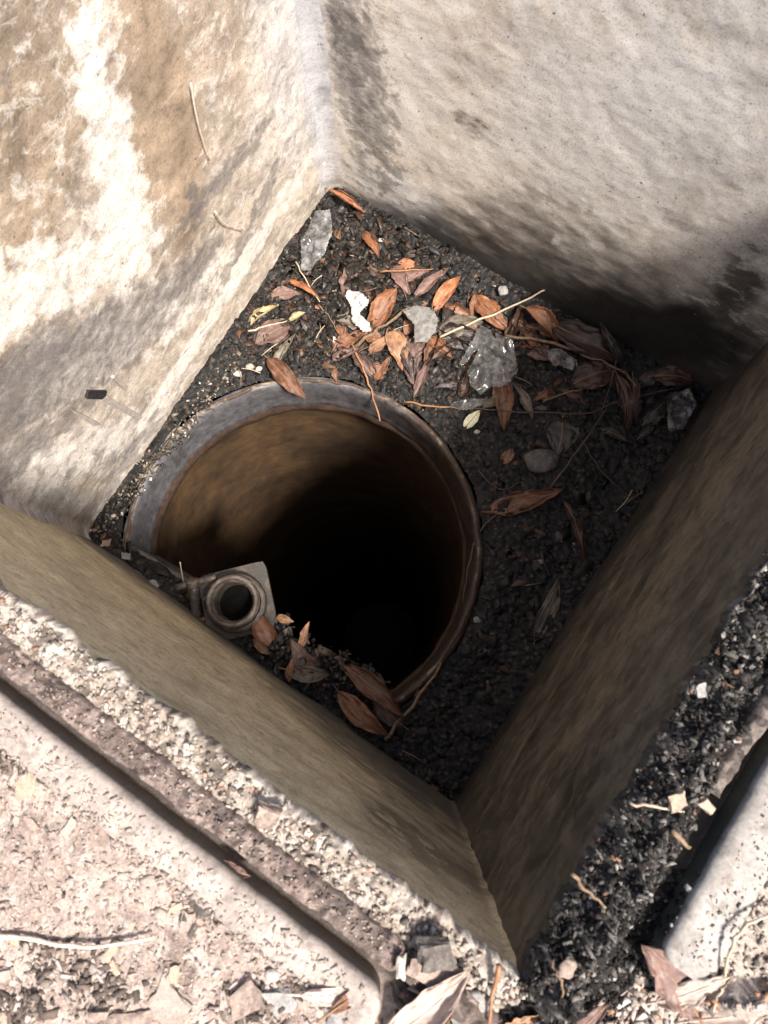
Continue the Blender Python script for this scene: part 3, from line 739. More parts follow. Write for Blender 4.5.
for (cx, cy, r_, n_) in ((215, 905, 26, 260), (240, 918, 14, 120), (15, 1005, 32, 260), (100, 985, 30, 170), (15, 755, 22, 200), (45, 770, 10, 60), (250, 1010, 25, 160), (160, 835, 22, 130), (120, 790, 12, 60), (300, 985, 16, 90), (60, 960, 30, 150)):
    for k in range(n_):
        q = on_ground(cx + random.gauss(0, r_ * .6), cy + random.gauss(0, r_ * .35), 0.0); pts.append(tuple(q))
crumbs('dark_rubble', np.array(pts), (0.0012, 0.0075), [((0.09, 0.072, 0.062), 4), ((0.16, 0.12, 0.1), 4), ((0.25, 0.2, 0.17), 2), ((0.4, 0.34, 0.3), 0.8)], mDry, 'patches of dark splintered bark crumbs on the sandy rubble', flat=(0.15, 0.6), longish=(0.7, 2.8), sink=0.3, tilt=0.45)
crumbs('kerb_dust', scatter_strip(WF, 1500, EL_S + 0.015, EL_S + 0.5, EL_O + 0.006, EL_O + 0.037, lambda q, o: ZE + 0 * q) [np.argsort(RNG.random(1500))[:1100]], (0.0007, 0.0035), SANDPAL, mDry, 'dust and splinters strewn over the pinkish edging', flat=(0.15, 0.5), longish=(0.6, 2.4), sink=0.25, tilt=0.3)
crumbs('kerb_grit', scatter_strip(WR, 700, ER_S + 0.01, ER_S + 0.4, ER_O + 0.012, ER_O + 0.047, lambda q, o: ZE + 0 * q), (0.0006, 0.003), SANDPAL + [((0.08, 0.07, 0.06), 3)], mDry, 'grit scattered over the smooth grey edging', flat=(0.2, 0.6), sink=0.25, tilt=0.3)
crumbs('gritty_dirt', scatter_px(500, in_right, 0.0), (0.0016, 0.005), SANDPAL + [((0.1, 0.09, 0.08), 3)], mDry, 'gritty dirt on the ground beyond the grey edging')
crumbs('litter_crumbs', scatter_px(1100, in_bottom, 0.0), (0.0015, 0.008), [((0.4, 0.32, 0.27), 3), ((0.12, 0.1, 0.09), 3), ((0.55, 0.5, 0.45), 2), ((0.36, 0.2, 0.13), 0.8)], mDry, 'crumbs of litter in the gap between the two edging strips', flat=(0.1, 0.4), longish=(0.7, 2.4), tilt=0.4)

# ------------------------------------------------------------------ leaves
LM = {
 'orange': leaf_mat('orange_leaf', (0.30, 0.115, 0.042), (0.17, 0.06, 0.028), (0.36, 0.18, 0.09), 0.8, 0.55, (0.22, 0.15, 0.11)),
 'tan': leaf_mat('tan_leaf', (0.32, 0.17, 0.085), (0.17, 0.08, 0.042), (0.4, 0.27, 0.16), 0.9, 0.6, (0.24, 0.18, 0.14)),
 'brown': leaf_mat('brown_leaf', (0.18, 0.075, 0.034), (0.11, 0.046, 0.024), (0.22, 0.115, 0.065), 0.8, 0.55, (0.17, 0.12, 0.09)),
 'purple': leaf_mat('purple_brown_leaf', (0.15, 0.085, 0.07), (0.10, 0.055, 0.045), (0.18, 0.12, 0.1), 0.8, 0.6, (0.19, 0.15, 0.125)),
 'olive': leaf_mat('olive_grey_leaf', (0.15, 0.125, 0.095), (0.10, 0.08, 0.058), (0.24, 0.2, 0.15), 0.8, 0.6),
 'pale': leaf_mat('bleached_leaf', (0.55, 0.44, 0.37), (0.42, 0.31, 0.255), (0.66, 0.58, 0.5), 0.35, 0.55),
 'yellow': leaf_mat('yellow_grey_leaf', (0.46, 0.38, 0.2), (0.3, 0.22, 0.11), (0.5, 0.45, 0.3), 0.7, 0.5),
 'cream': leaf_mat('cream_green_leaf', (0.55, 0.52, 0.38), (0.42, 0.42, 0.26), (0.28, 0.27, 0.14), 0.5, 0.5),
}
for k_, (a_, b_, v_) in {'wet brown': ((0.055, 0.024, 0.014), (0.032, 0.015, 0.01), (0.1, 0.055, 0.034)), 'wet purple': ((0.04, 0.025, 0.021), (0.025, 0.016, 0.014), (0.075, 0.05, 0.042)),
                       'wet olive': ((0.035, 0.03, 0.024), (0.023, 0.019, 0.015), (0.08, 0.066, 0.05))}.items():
    LM[k_] = leaf_mat(k_.replace(' ', '_') + '_leaf', a_, b_, v_, 0.8, 0.5)  # darkened copies of the leaf colours, with shade put into them
mRib = two_tone('leaf_rib', (0.3, 0.18, 0.1), (0.22, 0.12, 0.07), 200, 0.55)
mRibPale = two_tone('leaf_rib_pale', (0.66, 0.56, 0.47), (0.5, 0.4, 0.33), 200, 0.55)

def tube(name, pts, r0, r1, mat, seg=7, jitter=0.0, sub=5, kink=0.0):
    pts = [Vector(p) for p in pts]
    # Catmull-Rom resample
    Q = []
    ext = [pts[0] * 2 - pts[1]] + pts + [pts[-1] * 2 - pts[-2]]
    for i in range(1, len(ext) - 2):
        p0, p1, p2, p3 = ext[i - 1:i + 3]
        for k in range(sub):
            t = k / sub
            Q.append(0.5 * ((2 * p1) + (p2 - p0) * t + (2 * p0 - 5 * p1 + 4 * p2 - p3) * t * t + (3 * p1 - p0 - 3 * p2 + p3) * t ** 3))
    Q.append(pts[-1]); n = len(Q); V = []
    for i, q in enumerate(Q):
        t = (Q[min(i + 1, n - 1)] - Q[max(i - 1, 0)]).normalized()
        up = Vector((0, 0, 1)) if abs(t.z) < 0.9 else Vector((1, 0, 0))
        a = t.cross(up).normalized(); b = a.cross(t)
        q = q + Vector((random.gauss(0, 1), random.gauss(0, 1), 0)) * r0 * kink if 0 < i < n - 1 else q
        r = (r0 + (r1 - r0) * i / (n - 1)) * (1 + random.uniform(-jitter, jitter))
        for k in range(seg):
            f = 2 * math.pi * k / seg; V.append(q + (a * math.cos(f) + b * math.sin(f)) * r)
    F = [(i * seg + k, i * seg + (k + 1) % seg, (i + 1) * seg + (k + 1) % seg, (i + 1) * seg + k) for i in range(n - 1) for k in range(seg)]
    F += [tuple(range(seg))[::-1], tuple(range((n - 1) * seg, n * seg))]
    me = bpy.data.meshes.new(name); me.from_pydata([tuple(v) for v in V], [], F)
    return link(name, me, mat)

def leaf_mesh(L, W, arch=0.12, fold=0.25, curl=0.0, twist=0.0, tipp=0.9, rag=0.0, torn=0.0, seed=0, nu=10, nv=30):
    """blade along +x from 0 to L, z up; returns V, F, UV and the midrib points"""
    t = np.linspace(0, 1, nv); u = np.linspace(-1, 1, 2 * nu + 1)
    T, U = np.meshgrid(t, u, indexing='ij')
    wp = np.sin(np.pi * T ** tipp) ** 0.8 * (1 - 0.25 * T)
    wd = W / 2 * (wp + 0.015)
    wd = wd * (1 + rag * fbm(T * 6, np.sign(U) * 3 + seed, 1.0, 3, seed))
    if torn > 0: wd = wd * np.where(U > 0, np.clip(1 - torn * sstep(0.45, 0.6, T + 0.1 * fbm(T, U, 5, 2, seed)), 0.05, 1), 1)
    xx = L * T
    zz = arch * L * 4 * T * (1 - T)
    yy = U * wd
    ang = np.abs(U) * (fold + curl * np.abs(U))
    yy = np.sign(U) * wd * np.sin(np.clip(np.abs(U) * 1.0, 0, 1) * 1.0) / math.sin(1.0) * np.cos(ang * 0.6)
    zz = zz + np.abs(U) * wd * np.sin(ang) + 0.13 * L * fbm(T * 3.4, U * 1.7, 1.4, 3, seed + 5) * np.abs(U) + 0.05 * L * fbm(T * 2.2, U * 0.7, 1.0, 2, seed + 8)
    tw = twist * (T - 0.3)
    yy, zz = yy * np.cos(tw) - zz * np.sin(tw) * 0.5, zz + yy * np.sin(tw)
    yy = yy + 0.04 * L * np.sin(T * 3.0 + seed) 
    V = np.stack([xx, yy, zz], -1)
    mid = V[:, nu, :]
    uv = np.stack([(U + 1) / 2, T], -1).reshape(-1, 2)
    return V.reshape(-1, 3), grid_faces(nv, 2 * nu + 1)[:, ::-1], uv, mid

LEAFN = [0]
def leaf(a, b, wpx, colr, label, place=on_soil, dz=(-0.002, 0.003), rib=True, group=None, name='dead_leaf', cat='leaf', roll=0.0, **kw):
    LEAFN[0] += 1
    A, B = place(a[0], a[1], dz[0]), place(b[0], b[1], dz[1])
    d = B - A; L = d.length; W = 1.08 * wpx / FPX * (D - A.z); kw.setdefault('rag', 0.16)
    V, F, uv, mid = leaf_mesh(L, W, seed=LEAFN[0] * 3 + 1, **kw)
    x = d.normalized(); y = Vector((0, 0, 1)).cross(x).normalized(); z = x.cross(y)
    M = Matrix((x, y, z)).transposed() @ Matrix.Rotation(roll, 3, 'X')
    Mn = np.array(M)
    zmin = 0
    Vw = V @ Mn.T
    me = mesh_np(name, Vw, F, None, uv)
    o = link(name, me, LM[colr]); o.location = A
    md = o.modifiers.new('thickness', 'SOLIDIFY'); md.thickness = 0.0005; md.offset = 0
    tag(o, label, cat, group)
    if rib:
        mp = [Vector(p) for p in (mid @ Mn.T)[::4]]
        st0 = mp[0] - (mp[1] - mp[0]).normalized() * 0.012
        rb = tube('midrib', [st0] + mp, 0.0011, 0.0004, mRibPale if colr == 'pale' else mRib, 5, sub=2)
        rb.parent = o
        for v in rb.data.vertices: v.co.z += 0.0003
    return o

LEAVES = [
 # base px, tip px, width px, colour, label, kwargs
 ((330, 189), (364, 214), 11, 'orange', 'reddish curled leaf propped in the back corner where two walls meet', dict(dz=(0.03, 0.012), curl=0.9, fold=0.8)),
 ((362, 234), (380, 257), 14, 'orange', 'ragged orange leaf scrap on dark soil below the back corner', dict(rag=0.5, curl=0.5)),
 ((397, 266), (419, 265), 13, 'orange', 'small bright orange rounded leaf lying behind the red horizontal twig', dict(tipp=0.7)),
 ((391, 291), (429, 271), 11, 'purple', 'narrow dull purple leaf beside a second purple leaf near the back wall', dict(fold=0.4)),
 ((411, 299), (449, 268), 12, 'purple', 'folded dull purple leaf pointing at the back wall', dict(fold=0.7)),
 ((432, 313), (460, 276), 16, 'orange', 'clean bright orange leaf standing out just above the grey torn scrap', dict(fold=0.3, roll=0.2)),
 ((473, 297), (513, 333), 24, 'orange', 'broad orange leaf crossed by the long pale twig', dict(fold=0.2, torn=0.4)),
 ((434, 337), (484, 322), 24, 'olive', 'grey spotted leaf with ragged edge left of the clear plastic film', dict(fold=0.1, rag=0.3)),
 ((480, 340), (452, 318), 14, 'tan', 'tan leaf half under the grey spotted leaf', dict(fold=0.2)),
 ((368, 331), (398, 288), 24, 'orange', 'glossy crumpled orange leaf touching the white flaky scrap', dict(fold=0.5, rag=0.4, roll=0.25)),
 ((369, 355), (391, 335), 13, 'tan', 'short orange leaf with white edge below the white flaky scrap', dict(fold=0.6)),
 ((391, 327), (402, 372), 22, 'tan', 'speckled tan leaf hanging down left of the grey torn scrap', dict(fold=0.2, rag=0.2)),
 ((426, 333), (406, 368), 20, 'purple', 'dull brown leaf tucked under the grey torn scrap', dict(fold=0.1)),
 ((427, 336), (452, 360), 13, 'orange', 'orange leaf poking out below right of the grey torn scrap', dict(torn=0.5)),
 ((266, 360), (308, 398), 20, 'brown', 'brown leaf hanging over the grey collar of the shaft', dict(dz=(0.012, 0.018), fold=0.3, arch=0.08)),
 ((502, 372), (501, 430), 22, 'brown', 'veined brown leaf hanging down from under the clear plastic film', dict(fold=0.15)),
 ((290, 322), (256, 345), 30, 'purple', 'wide dark brown leaf by the brown wall above the collar', dict(fold=0.1, rag=0.3, arch=0.08)),
 ((289, 279), (319, 300), 7, 'orange', 'thin orange sliver of leaf against the grey wall foot', dict(fold=0.6, rib=False)),
 ((249, 327), (278, 304), 11, 'yellow', 'curled yellowish leaf beside the brown wall foot', dict(fold=0.7, curl=0.6)),
 ((288, 321), (306, 313), 8, 'yellow', 'tiny yellow withered leaf on black soil above the collar', dict(fold=0.7, rib=False)),
 ((268, 300), (300, 292), 16, 'purple', 'grey brown leaf pressed to the foot of the brown wall', dict(fold=0.1, rag=0.4)),
 ((340, 322), (346, 344), 11, 'brown', 'small brown leaf left of the white flaky scrap', dict(fold=0.3)),
 ((524, 309), (560, 342), 22, 'brown', 'large curled brown leaf against the dark foot of the back wall', dict(fold=0.6, curl=0.5, dz=(0.03, 0.008))),
 ((552, 322), (622, 364), 34, 'purple', 'largest leaf, flat and dark purple, in the shaded corner pile', dict(fold=0.1, dz=(0.02, 0.015))),
 ((572, 386), (618, 368), 34, 'brown', 'wide brown leaf under the largest purple leaf', dict(fold=0.15)),
 ((600, 322), (622, 368), 9, 'olive', 'narrow dark leaf standing on edge behind the shaded pile', dict(fold=0.5, dz=(0.04, 0.02), rib=False)),
 ((616, 374), (628, 432), 15, 'brown', 'long reddish brown leaf hanging down in the shaded pile', dict(fold=0.3, dz=(0.02, 0.006))),
 ((633, 376), (636, 424), 13, 'brown', 'reddish brown leaf right beside the long hanging leaf', dict(fold=0.4, dz=(0.015, 0.006))),
 ((654, 376), (694, 382), 26, 'brown', 'broad brown leaf nearest the dark brown wall', dict(fold=0.2, dz=(0.02, 0.02))),
 ((636, 386), (662, 368), 18, 'purple', 'crinkled purple leaf between the hanging leaves and dark wall', dict(fold=0.2)),
 ((563, 412), (556, 456), 36, 'olive', 'broad grey olive leaf lying flat in deep shade', dict(fold=0.05, arch=0.05)),
 ((481, 513), (563, 487), 21, 'brown', 'long ragged brown leaf lying right of the shaft opening', dict(fold=0.1, rag=0.35, arch=0.06)),
 ((564, 499), (582, 562), 10, 'brown', 'narrow rusty leaf strip pointing at the dark brown wall foot', dict(fold=0.5)),
 ((536, 643), (556, 578), 17, 'olive', 'lone dull grey leaf near the front corner of the pit', dict(fold=0.15, arch=0.05)),
 ((518, 345), (542, 346), 9, 'orange', 'small orange leaf under the long dark twig right of the film', dict(fold=0.3)),
 ((503, 464), (512, 448), 13, 'brown', 'small brown leaf beside the grey half round stone', dict(fold=0.3, rib=False)),
 ((600, 428), (628, 444), 10, 'olive', 'small olive leaf lying below the shaded leaf pile', dict(fold=0.3)),
 ((638, 440), (655, 420), 9, 'olive', 'thin grey leaf leaning at the foot of the dark wall', dict(fold=0.4)),
 ((640, 425), (668, 400), 22, 'olive', 'crumpled grey leaf beneath the broad brown leaf by the dark wall', dict(fold=0.5, rag=0.5)),
 ((465, 430), (479, 410), 12, 'cream', 'small cream and green leaf lying alone right of the collar', dict(fold=0.3)),
 # on the ledge at the front of the shaft
 ((272, 648), (257, 611), 26, 'brown', 'upright curled brown leaf just right of the round pipe fitting', dict(dz=(0.01, 0.045), fold=0.5, curl=0.5)),
 ((276, 618), (294, 621), 9, 'tan', 'small tan leaf tip behind the upright curled leaf', dict(dz=(0.035, 0.035), fold=0.4, rib=False)),
 ((299, 648), (310, 622), 9, 'tan', 'thin bright tan leaf standing up on the ledge heap', dict(dz=(0.02, 0.055), fold=0.3, rib=False)),
 ((290, 682), (292, 657), 8, 'tan', 'thin tan leaf sliver low on the ledge heap', dict(dz=(0.01, 0.025), fold=0.4, rib=False)),
 ((268, 655), (253, 638), 10, 'tan', 'tiny tan leaf below the upright curled leaf', dict(dz=(0.01, 0.02), fold=0.4, rib=False)),
 ((318, 676), (290, 640), 20, 'purple', 'dark curled leaf in the middle of the ledge heap', dict(dz=(0.012, 0.035), fold=0.5, rag=0.4)),
 ((285, 668), (330, 676), 18, 'olive', 'grey olive leaf lying across the ledge heap', dict(dz=(0.018, 0.014), fold=0.4, rag=0.3)),
 ((343, 667), (404, 716), 22, 'brown', 'large smooth brown leaf overhanging the shaft edge', dict(dz=(0.022, 0.03), fold=0.2, arch=0.1)),
 ((339, 691), (387, 736), 22, 'brown', 'large smooth brown leaf beside the olive wall foot', dict(dz=(0.022, 0.03), fold=0.2, arch=0.1)),
 ((404, 726), (372, 694), 20, 'purple', 'dull leaf under the two large smooth brown leaves', dict(dz=(0.012, 0.012), fold=0.3, rag=0.3)),
]
for a, b, w, c, lab, kw in LEAVES:
    if (a[0] + b[0]) / 2 > 548 and c in ('brown', 'purple', 'olive'): c = 'wet ' + c  # right-hand leaves take the copies with shade in their colour
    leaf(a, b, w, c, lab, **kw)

FG = [
 ((385, 1040), (470, 969), 34, 'pale', 'big folded bleached leaf in the gap between the edging strips', dict(fold=0.55, arch=0.1, dz=(0.012, 0.014), roll=-0.25)),
 ((412, 1046), (462, 985), 24, 'brown', 'brown leaf half hidden under the big folded bleached leaf', dict(fold=0.3, dz=(0.006, 0.008))),
 ((300, 996), (368, 981), 15, 'pale', 'narrow bleached leaf lying on the rounded end of pinkish edging', dict(fold=0.4, dz=(0.016, 0.014))),
 ((330, 1012), (366, 985), 14, 'brown', 'small brown leaf crossing the narrow bleached leaf', dict(fold=0.2, dz=(0.016, 0.018))),
 ((700, 1016), (640, 946), 38, 'purple', 'torn grey brown leaf leaning at the end of grey edging', dict(fold=0.25, rag=0.6, dz=(0.006, 0.03), arch=0.05)),
 ((655, 1000), (735, 978), 22, 'pale', 'bleached ragged leaf lying in front of the torn grey leaf', dict(fold=0.2, rag=0.5, dz=(0.008, 0.01))),
 ((690, 1024), (780, 985), 26, 'pale', 'long bleached leaf at the bottom right edge', dict(fold=0.2, rag=0.3, dz=(0.008, 0.012))),
 ((560, 1040), (610, 1005), 18, 'purple', 'grey brown leaf on black dirt at the bottom edge', dict(fold=0.3, rag=0.3, dz=(0.01, 0.01))),
 ((500, 1036), (548, 1010), 20, 'tan', 'tan flat leaf in the litter near the front corner', dict(fold=0.15, rag=0.4, dz=(0.008, 0.008))),
 ((215, 860), (250, 878), 14, 'purple', 'dark leaf bridging the gap between pinkish edging and rusty frame', dict(fold=0.3, dz=(0.012, 0.02), rag=0.4)),
]
for a, b, w, c, lab, kw in FG:
    leaf(a, b, w, c, lab, place=on_ground, **kw)

# leaf scraps that nothing tells apart
proto = []
for k in range(5):
    V, F, uv, mid = leaf_mesh(0.03, 0.014, arch=0.08, fold=0.3, rag=0.6, torn=0.5 * (k % 2), seed=300 + k, nu=4, nv=10)
    for c in ('brown', 'wet purple', 'wet brown'):
        me = mesh_np('leaf_scrap', V, F, None, uv); me.materials.append(LM[c]); me.polygons.foreach_set('use_smooth', [True] * len(me.polygons)); proto.append(me)
P = scatter_soil(70, dens_back)
for p in P:
    o = bpy.data.objects.new('leaf_scrap', random.choice(proto)); COL.objects.link(o)
    o.location = (p[0], p[1], p[2] + 0.003); o.rotation_euler = (random.gauss(0, .25), random.gauss(0, .15), random.uniform(0, 6.28))
    k = random.uniform(0.45, 1.15); o.scale = (k, k, k)
    tag(o, 'small torn dark leaf scrap lying loose on the pit soil', 'leaf scrap', 'torn leaf scraps on the pit soil')

kk = 0
while kk < 44:
    px, py = random.gauss(490, 85), random.gauss(345, 42)
    q = un(px, py)
    if outdist(np.array([q.x]), np.array([q.y]))[0] > -0.05 or math.hypot(q.x - RC.x, q.y - RC.y) < RR + 0.05: continue
    an = random.uniform(0, 6.28); L = random.uniform(14, 27)
    leaf((px - L * math.cos(an) * .9, py - L * math.sin(an) * .9), (px + L * math.cos(an) * .9, py + L * math.sin(an) * .9), random.uniform(11, 21), random.choice(['wet brown', 'wet purple', 'wet olive', 'brown', 'purple', 'olive']),
         'dull dark leaf half buried low in the leaf pile between collar and back wall', rib=False, group='buried leaves in the pile', dz=(random.uniform(-0.002, 0.004), random.uniform(-0.002, 0.006)), fold=random.uniform(0.1, 1.1), curl=random.choice([0, 0, 0.8]), rag=random.uniform(0.2, 0.7), torn=random.choice([0, 0.5, 0.85]), arch=random.uniform(0, 0.12), tipp=random.uniform(0.6, 1.1))
    kk += 1

# ------------------------------------------------------------------ twigs
mTwig = two_tone('twig_bark', (0.14, 0.085, 0.05), (0.25, 0.17, 0.10), 150, 0.7)
mTwigPale = two_tone('pale_stem', (0.5, 0.42, 0.31), (0.38, 0.29, 0.2), 150, 0.65)
mTwigRed = two_tone('rusty_stem', (0.28, 0.13, 0.06), (0.36, 0.2, 0.1), 150, 0.6)
mTwigDark = two_tone('dark_twig', (0.055, 0.04, 0.03), (0.10, 0.07, 0.05), 150, 0.7)
mStraw = two_tone('bleached_straw', (0.72, 0.62, 0.52), (0.6, 0.48, 0.38), 120, 0.6)
def twig(pts, wpx, mat, label, place=on_soil, dz=0.005, name='twig', cat='twig', taper=0.6):
    P3 = []
    for k, p in enumerate(pts):
        P3.append(place(p[0], p[1], p[2] if len(p) > 2 else dz))
    r = wpx / FPX * (D - P3[0].z) / 2
    o = tube(name, [q - P3[0] for q in P3], r, r * taper, mat, 7, 0.16, 4, 0.55 if mat is not mStraw else 0.15)
    o.location = P3[0]
    return tag(o, label, cat)
twig([(440, 337, .02), (468, 325, .022), (520, 303, .03), (560, 283, .05), (607, 277, .06)], 2.6, mTwigPale, 'long pale arching twig crossing the broad orange leaf')
twig([(354, 347), (380, 329, .018), (411, 307, .022)], 4.0, mTwig, 'straight brown twig running into the glossy crumpled orange leaf')
twig([(351, 343), (362, 366, .014), (371, 390, .014), (380, 421, .014)], 2.6, mTwigRed, 'thin bent rusty stem reaching over the collar top')
twig([(380, 272, .018), (405, 270, .02), (433, 269, .014)], 2.2, mTwigRed, 'red horizontal twig below the small round orange leaf')
twig([(505, 335, .02), (555, 343, .03), (592, 358, .035), (626, 373, .03), (640, 394, .012)], 3.2, mTwig, 'long dark twig across the shaded leaf pile')
twig([(455, 407), (520, 412, .014), (580, 414, .014), (625, 400, .018), (695, 383, .02)], 2.0, mTwigDark, 'fine arched twig running to the dark brown wall')
twig([(550, 488), (572, 458, .014), (590, 434, .014), (609, 404, .014)], 2.8, mTwigDark, 'dark twig slanting up from the long ragged leaf')
twig([(296, 262, .02), (306, 280, .016), (320, 302)], 1.8, mTwigPale, 'short pale stem leaning on the wall foot')
twig([(497, 514), (478, 535), (470, 560), (463, 603)], 2.2, mTwigDark, 'thin twig along the right side of the collar')
twig([(385, 740, .014), (412, 706, .014), (441, 663, .012)], 4.5, mTwig, 'stout twig lying at the front end of the collar')
twig([(248, 331, .012), (270, 325, .014), (287, 321, .012)], 2.4, mTwigPale, 'pale stem resting on the wide dark brown leaf')
twig([(404, 402), (440, 407, .01), (482, 409)], 2.2, mTwigRed, 'rusty stem lying between collar and cream leaf')
twig([(318, 304), (330, 318), (336, 330)], 1.6, mTwig, 'tiny brown stem on soil left of the small brown leaf')
twig([(543, 402, .012), (560, 395, .014), (584, 388, .012)], 2.2, mTwig, 'short twig above the broad grey olive leaf')
twig([(618, 352, .03), (606, 400, .01), (598, 425)], 1.6, mTwigDark, 'thin upright twig among the hanging leaves')
twig([(582, 440), (600, 470), (632, 500)], 1.5, mTwigDark, 'hair thin twig in deep shade')
twig([(478, 470), (500, 490), (520, 482)], 1.5, mTwigDark, 'thin crooked twig behind the long ragged leaf')
twig([(-10, 935), (30, 939, .006), (65, 946, .006), (105, 946, .007), (152, 938, .008)], 5.0, mStraw, 'long bleached straw lying on sandy rubble at lower left', on_ground, 0.006, 'straw', 'straw')
twig([(790, 913, .012), (766, 917, .016), (745, 927, .016), (730, 952, .016), (723, 985, .014), (713, 1012, .01)], 3.0, mTwigPale, 'thin curved straw looping over the grey edging', on_ground, 0.01, 'straw', 'straw', 0.9)
twig([(572, 874, .04), (590, 892, .03), (606, 908, .03)], 4.0, mTwig, 'grey stick jutting out of black dirt over the pit', on_ground, 0.03, 'stick', 'stick')
twig([(553, 960, .03), (560, 980, .03), (567, 1003, .025)], 3.5, mTwig, 'short thin stick in black dirt near the front corner', on_ground, 0.03, 'stick', 'stick')
twig([(499, 965, .02), (494, 990, .016), (489, 1024, .012)], 4.5, mTwigRed, 'reddish stick across pale litter at the front corner', on_ground, 0.012, 'stick', 'stick')
twig([(630, 803, .03), (655, 807, .034), (684, 812, .03)], 3.5, mTwigPale, 'pale rootlet lying on the upper bank of black dirt', on_ground, 0.03)
twig([(672, 830, .034), (690, 848, .034)], 6.0, mTwig, 'stubby brown stick on the bank of black dirt', on_ground, 0.03, 'stick', 'stick')
twig([(298, 948, .012), (325, 946, .012)], 4.0, mTwigRed, 'short brown stick lying on pinkish edging', on_ground, 0.012, 'stick', 'stick')
twig([(150, 838, .01), (160, 815, .012)], 4.5, mTwigPale, 'small pale splinter stick on sandy rubble beside the edging', on_ground, 0.01, 'stick', 'stick')
# short loose stems nothing tells apart
P = scatter_soil(34, dens_back)
for p in P:
    an = random.uniform(0, 6.28); L = random.uniform(0.02, 0.055); dx, dy = math.cos(an) * L, math.sin(an) * L
    q = (p[0] + dx, p[1] + dy); rg = math.hypot(q[0] - RC.x, q[1] - RC.y) - RR
    if rg < 0.01 or outdist(np.array([q[0]]), np.array([q[1]]))[0] > -0.01: continue
    zq = float(soil_h(np.array([q[0]]), np.array([q[1]]))[0])
    o = tube('stem', [(0, 0, 0), (dx / 2 + random.gauss(0, .002), dy / 2 + random.gauss(0, .002), 0.003 + (zq - p[2]) / 2), (dx, dy, zq - p[2])], 0.0012, 0.0008, random.choice([mTwig, mTwigDark, mTwig, mTwigPale]), 5, 0.1)
    o.location = (p[0], p[1], p[2] + 0.004)
    tag(o, 'thin loose leaf stem lying on the pit soil', 'stem', 'loose stems on the pit soil')

# pale roots stuck on the brown wall
def wall_path(w, pts, off):
    return [w.pt(*w.sz(*p), -off) for p in pts]
for pts, r_, lab in (([(186, 80), (190, 105), (196, 130), (205, 158)], 0.0016, 'thin pale root stuck to the upper part of the brown wall'),
                     ([(211, 209), (220, 221), (239, 228)], 0.0016, 'short curved pale root stuck to the brown wall'),
                     ([(211, 318), (195, 337), (173, 362)], 0.0018, 'straight white root stuck low on the brown wall above the collar')):
    q = wall_path(WL, pts, 0.008); o = tube('root', [k - q[0] for k in q], r_, r_ * 0.6, mStraw, 6, 0.15); o.location = q[0]; tag(o, lab, 'root')

# ------------------------------------------------------------------ scraps and films
def film_mat(name, tint, alpha, rough):
    m, nt, b = nodes(name)
    o = coords(nt, 'Object'); n = noise_tex(nt, o, 60, 5)
    nt.links.new(mixc(nt, tint, tuple(min(1, k * 1.8) for k in tint), ramp(nt, n, [(0.4, 0.0), (0.65, 1.0)])), b.inputs['Base Color'])
    b.inputs['Roughness'].default_value = rough; b.inputs['Specular IOR Level'].default_value = 0.9
    nt.links.new(ramp(nt, n, [(0.35, alpha * 0.35), (0.7, min(1, alpha * 1.6))]), b.inputs['Alpha'])
    v = N(nt, 'ShaderNodeTexVoronoi'); v.feature = 'DISTANCE_TO_EDGE'; v.inputs['Scale'].default_value = 34; nt.links.new(o, v.inputs['Vector'])
    bump(nt, b, mixc(nt, v.outputs[0], n, 0.05), 0.3, 0.004)
    return m
mFilm = film_mat('dusty_clear_film', (0.12, 0.115, 0.11), 0.42, 0.14)
mScrapW = two_tone('white_flaky_foil', (0.46, 0.445, 0.43), (0.13, 0.11, 0.1), 110, 0.5, 0.54, 0.66, 0.8, 0.003)
mScrapG = two_tone('grey_fabric_scrap', (0.13, 0.125, 0.115), (0.23, 0.215, 0.2), 90, 0.6, 0.4, 0.6, 0.7, 0.003)
def sheet(name, outline, mat, label, cat, place=on_soil, dz=0.01, crumple=0.008, f=40, st=0.0022, seed=0, thick=0.0006, fold=0.0):
    pts = np.array([[*place(p[0], p[1], dz)] for p in outline]); c = pts.mean(0)
    lo, hi = pts.min(0), pts.max(0)
    xs_, ys_ = np.arange(lo[0], hi[0] + st, st), np.arange(lo[1], hi[1] + st, st)
    X, Y = np.meshgrid(xs_, ys_); ins = np.zeros(X.shape, bool)
    n = len(pts); wx = X + 0.0025 * fbm(X, Y, 80, 3, seed + 4); wy = Y + 0.0025 * fbm(X, Y, 80, 3, seed + 5)
    for i in range(n):
        (x1, y1, _), (x2, y2, _) = pts[i], pts[(i + 1) % n]
        cond = ((y1 > wy) != (y2 > wy)); t = (wy - y1) / (y2 - y1 + 1e-12)
        ins ^= cond & (wx < x1 + t * (x2 - x1))
    rid = 1.1 - 1.7 * np.abs(perlin(X * f * 0.55, Y * f * 0.55, seed)) - 0.55 * np.abs(perlin(X * f * 1.1 + 3, Y * f * 1.1, seed + 2))
    Z = soil_h(X.ravel(), Y.ravel()).reshape(X.shape) if place is on_soil else ground_h(X.ravel(), Y.ravel()).reshape(X.shape)
    Z = Z.mean() * 0.5 + Z * 0.5 + dz + crumple * (rid - 0.3) + fold * (X - c[0])
    keep = ins[:-1, :-1] & ins[1:, :-1] & ins[:-1, 1:] & ins[1:, 1:]
    V, F = compact(np.stack([X, Y, Z], -1).reshape(-1, 3), grid_faces(*X.shape, keep))
    o = link(name, mesh_np(name, V - c, F), mat); o.location = c
    md = o.modifiers.new('thickness', 'SOLIDIFY'); md.thickness = thick
    return tag(o, label, cat)
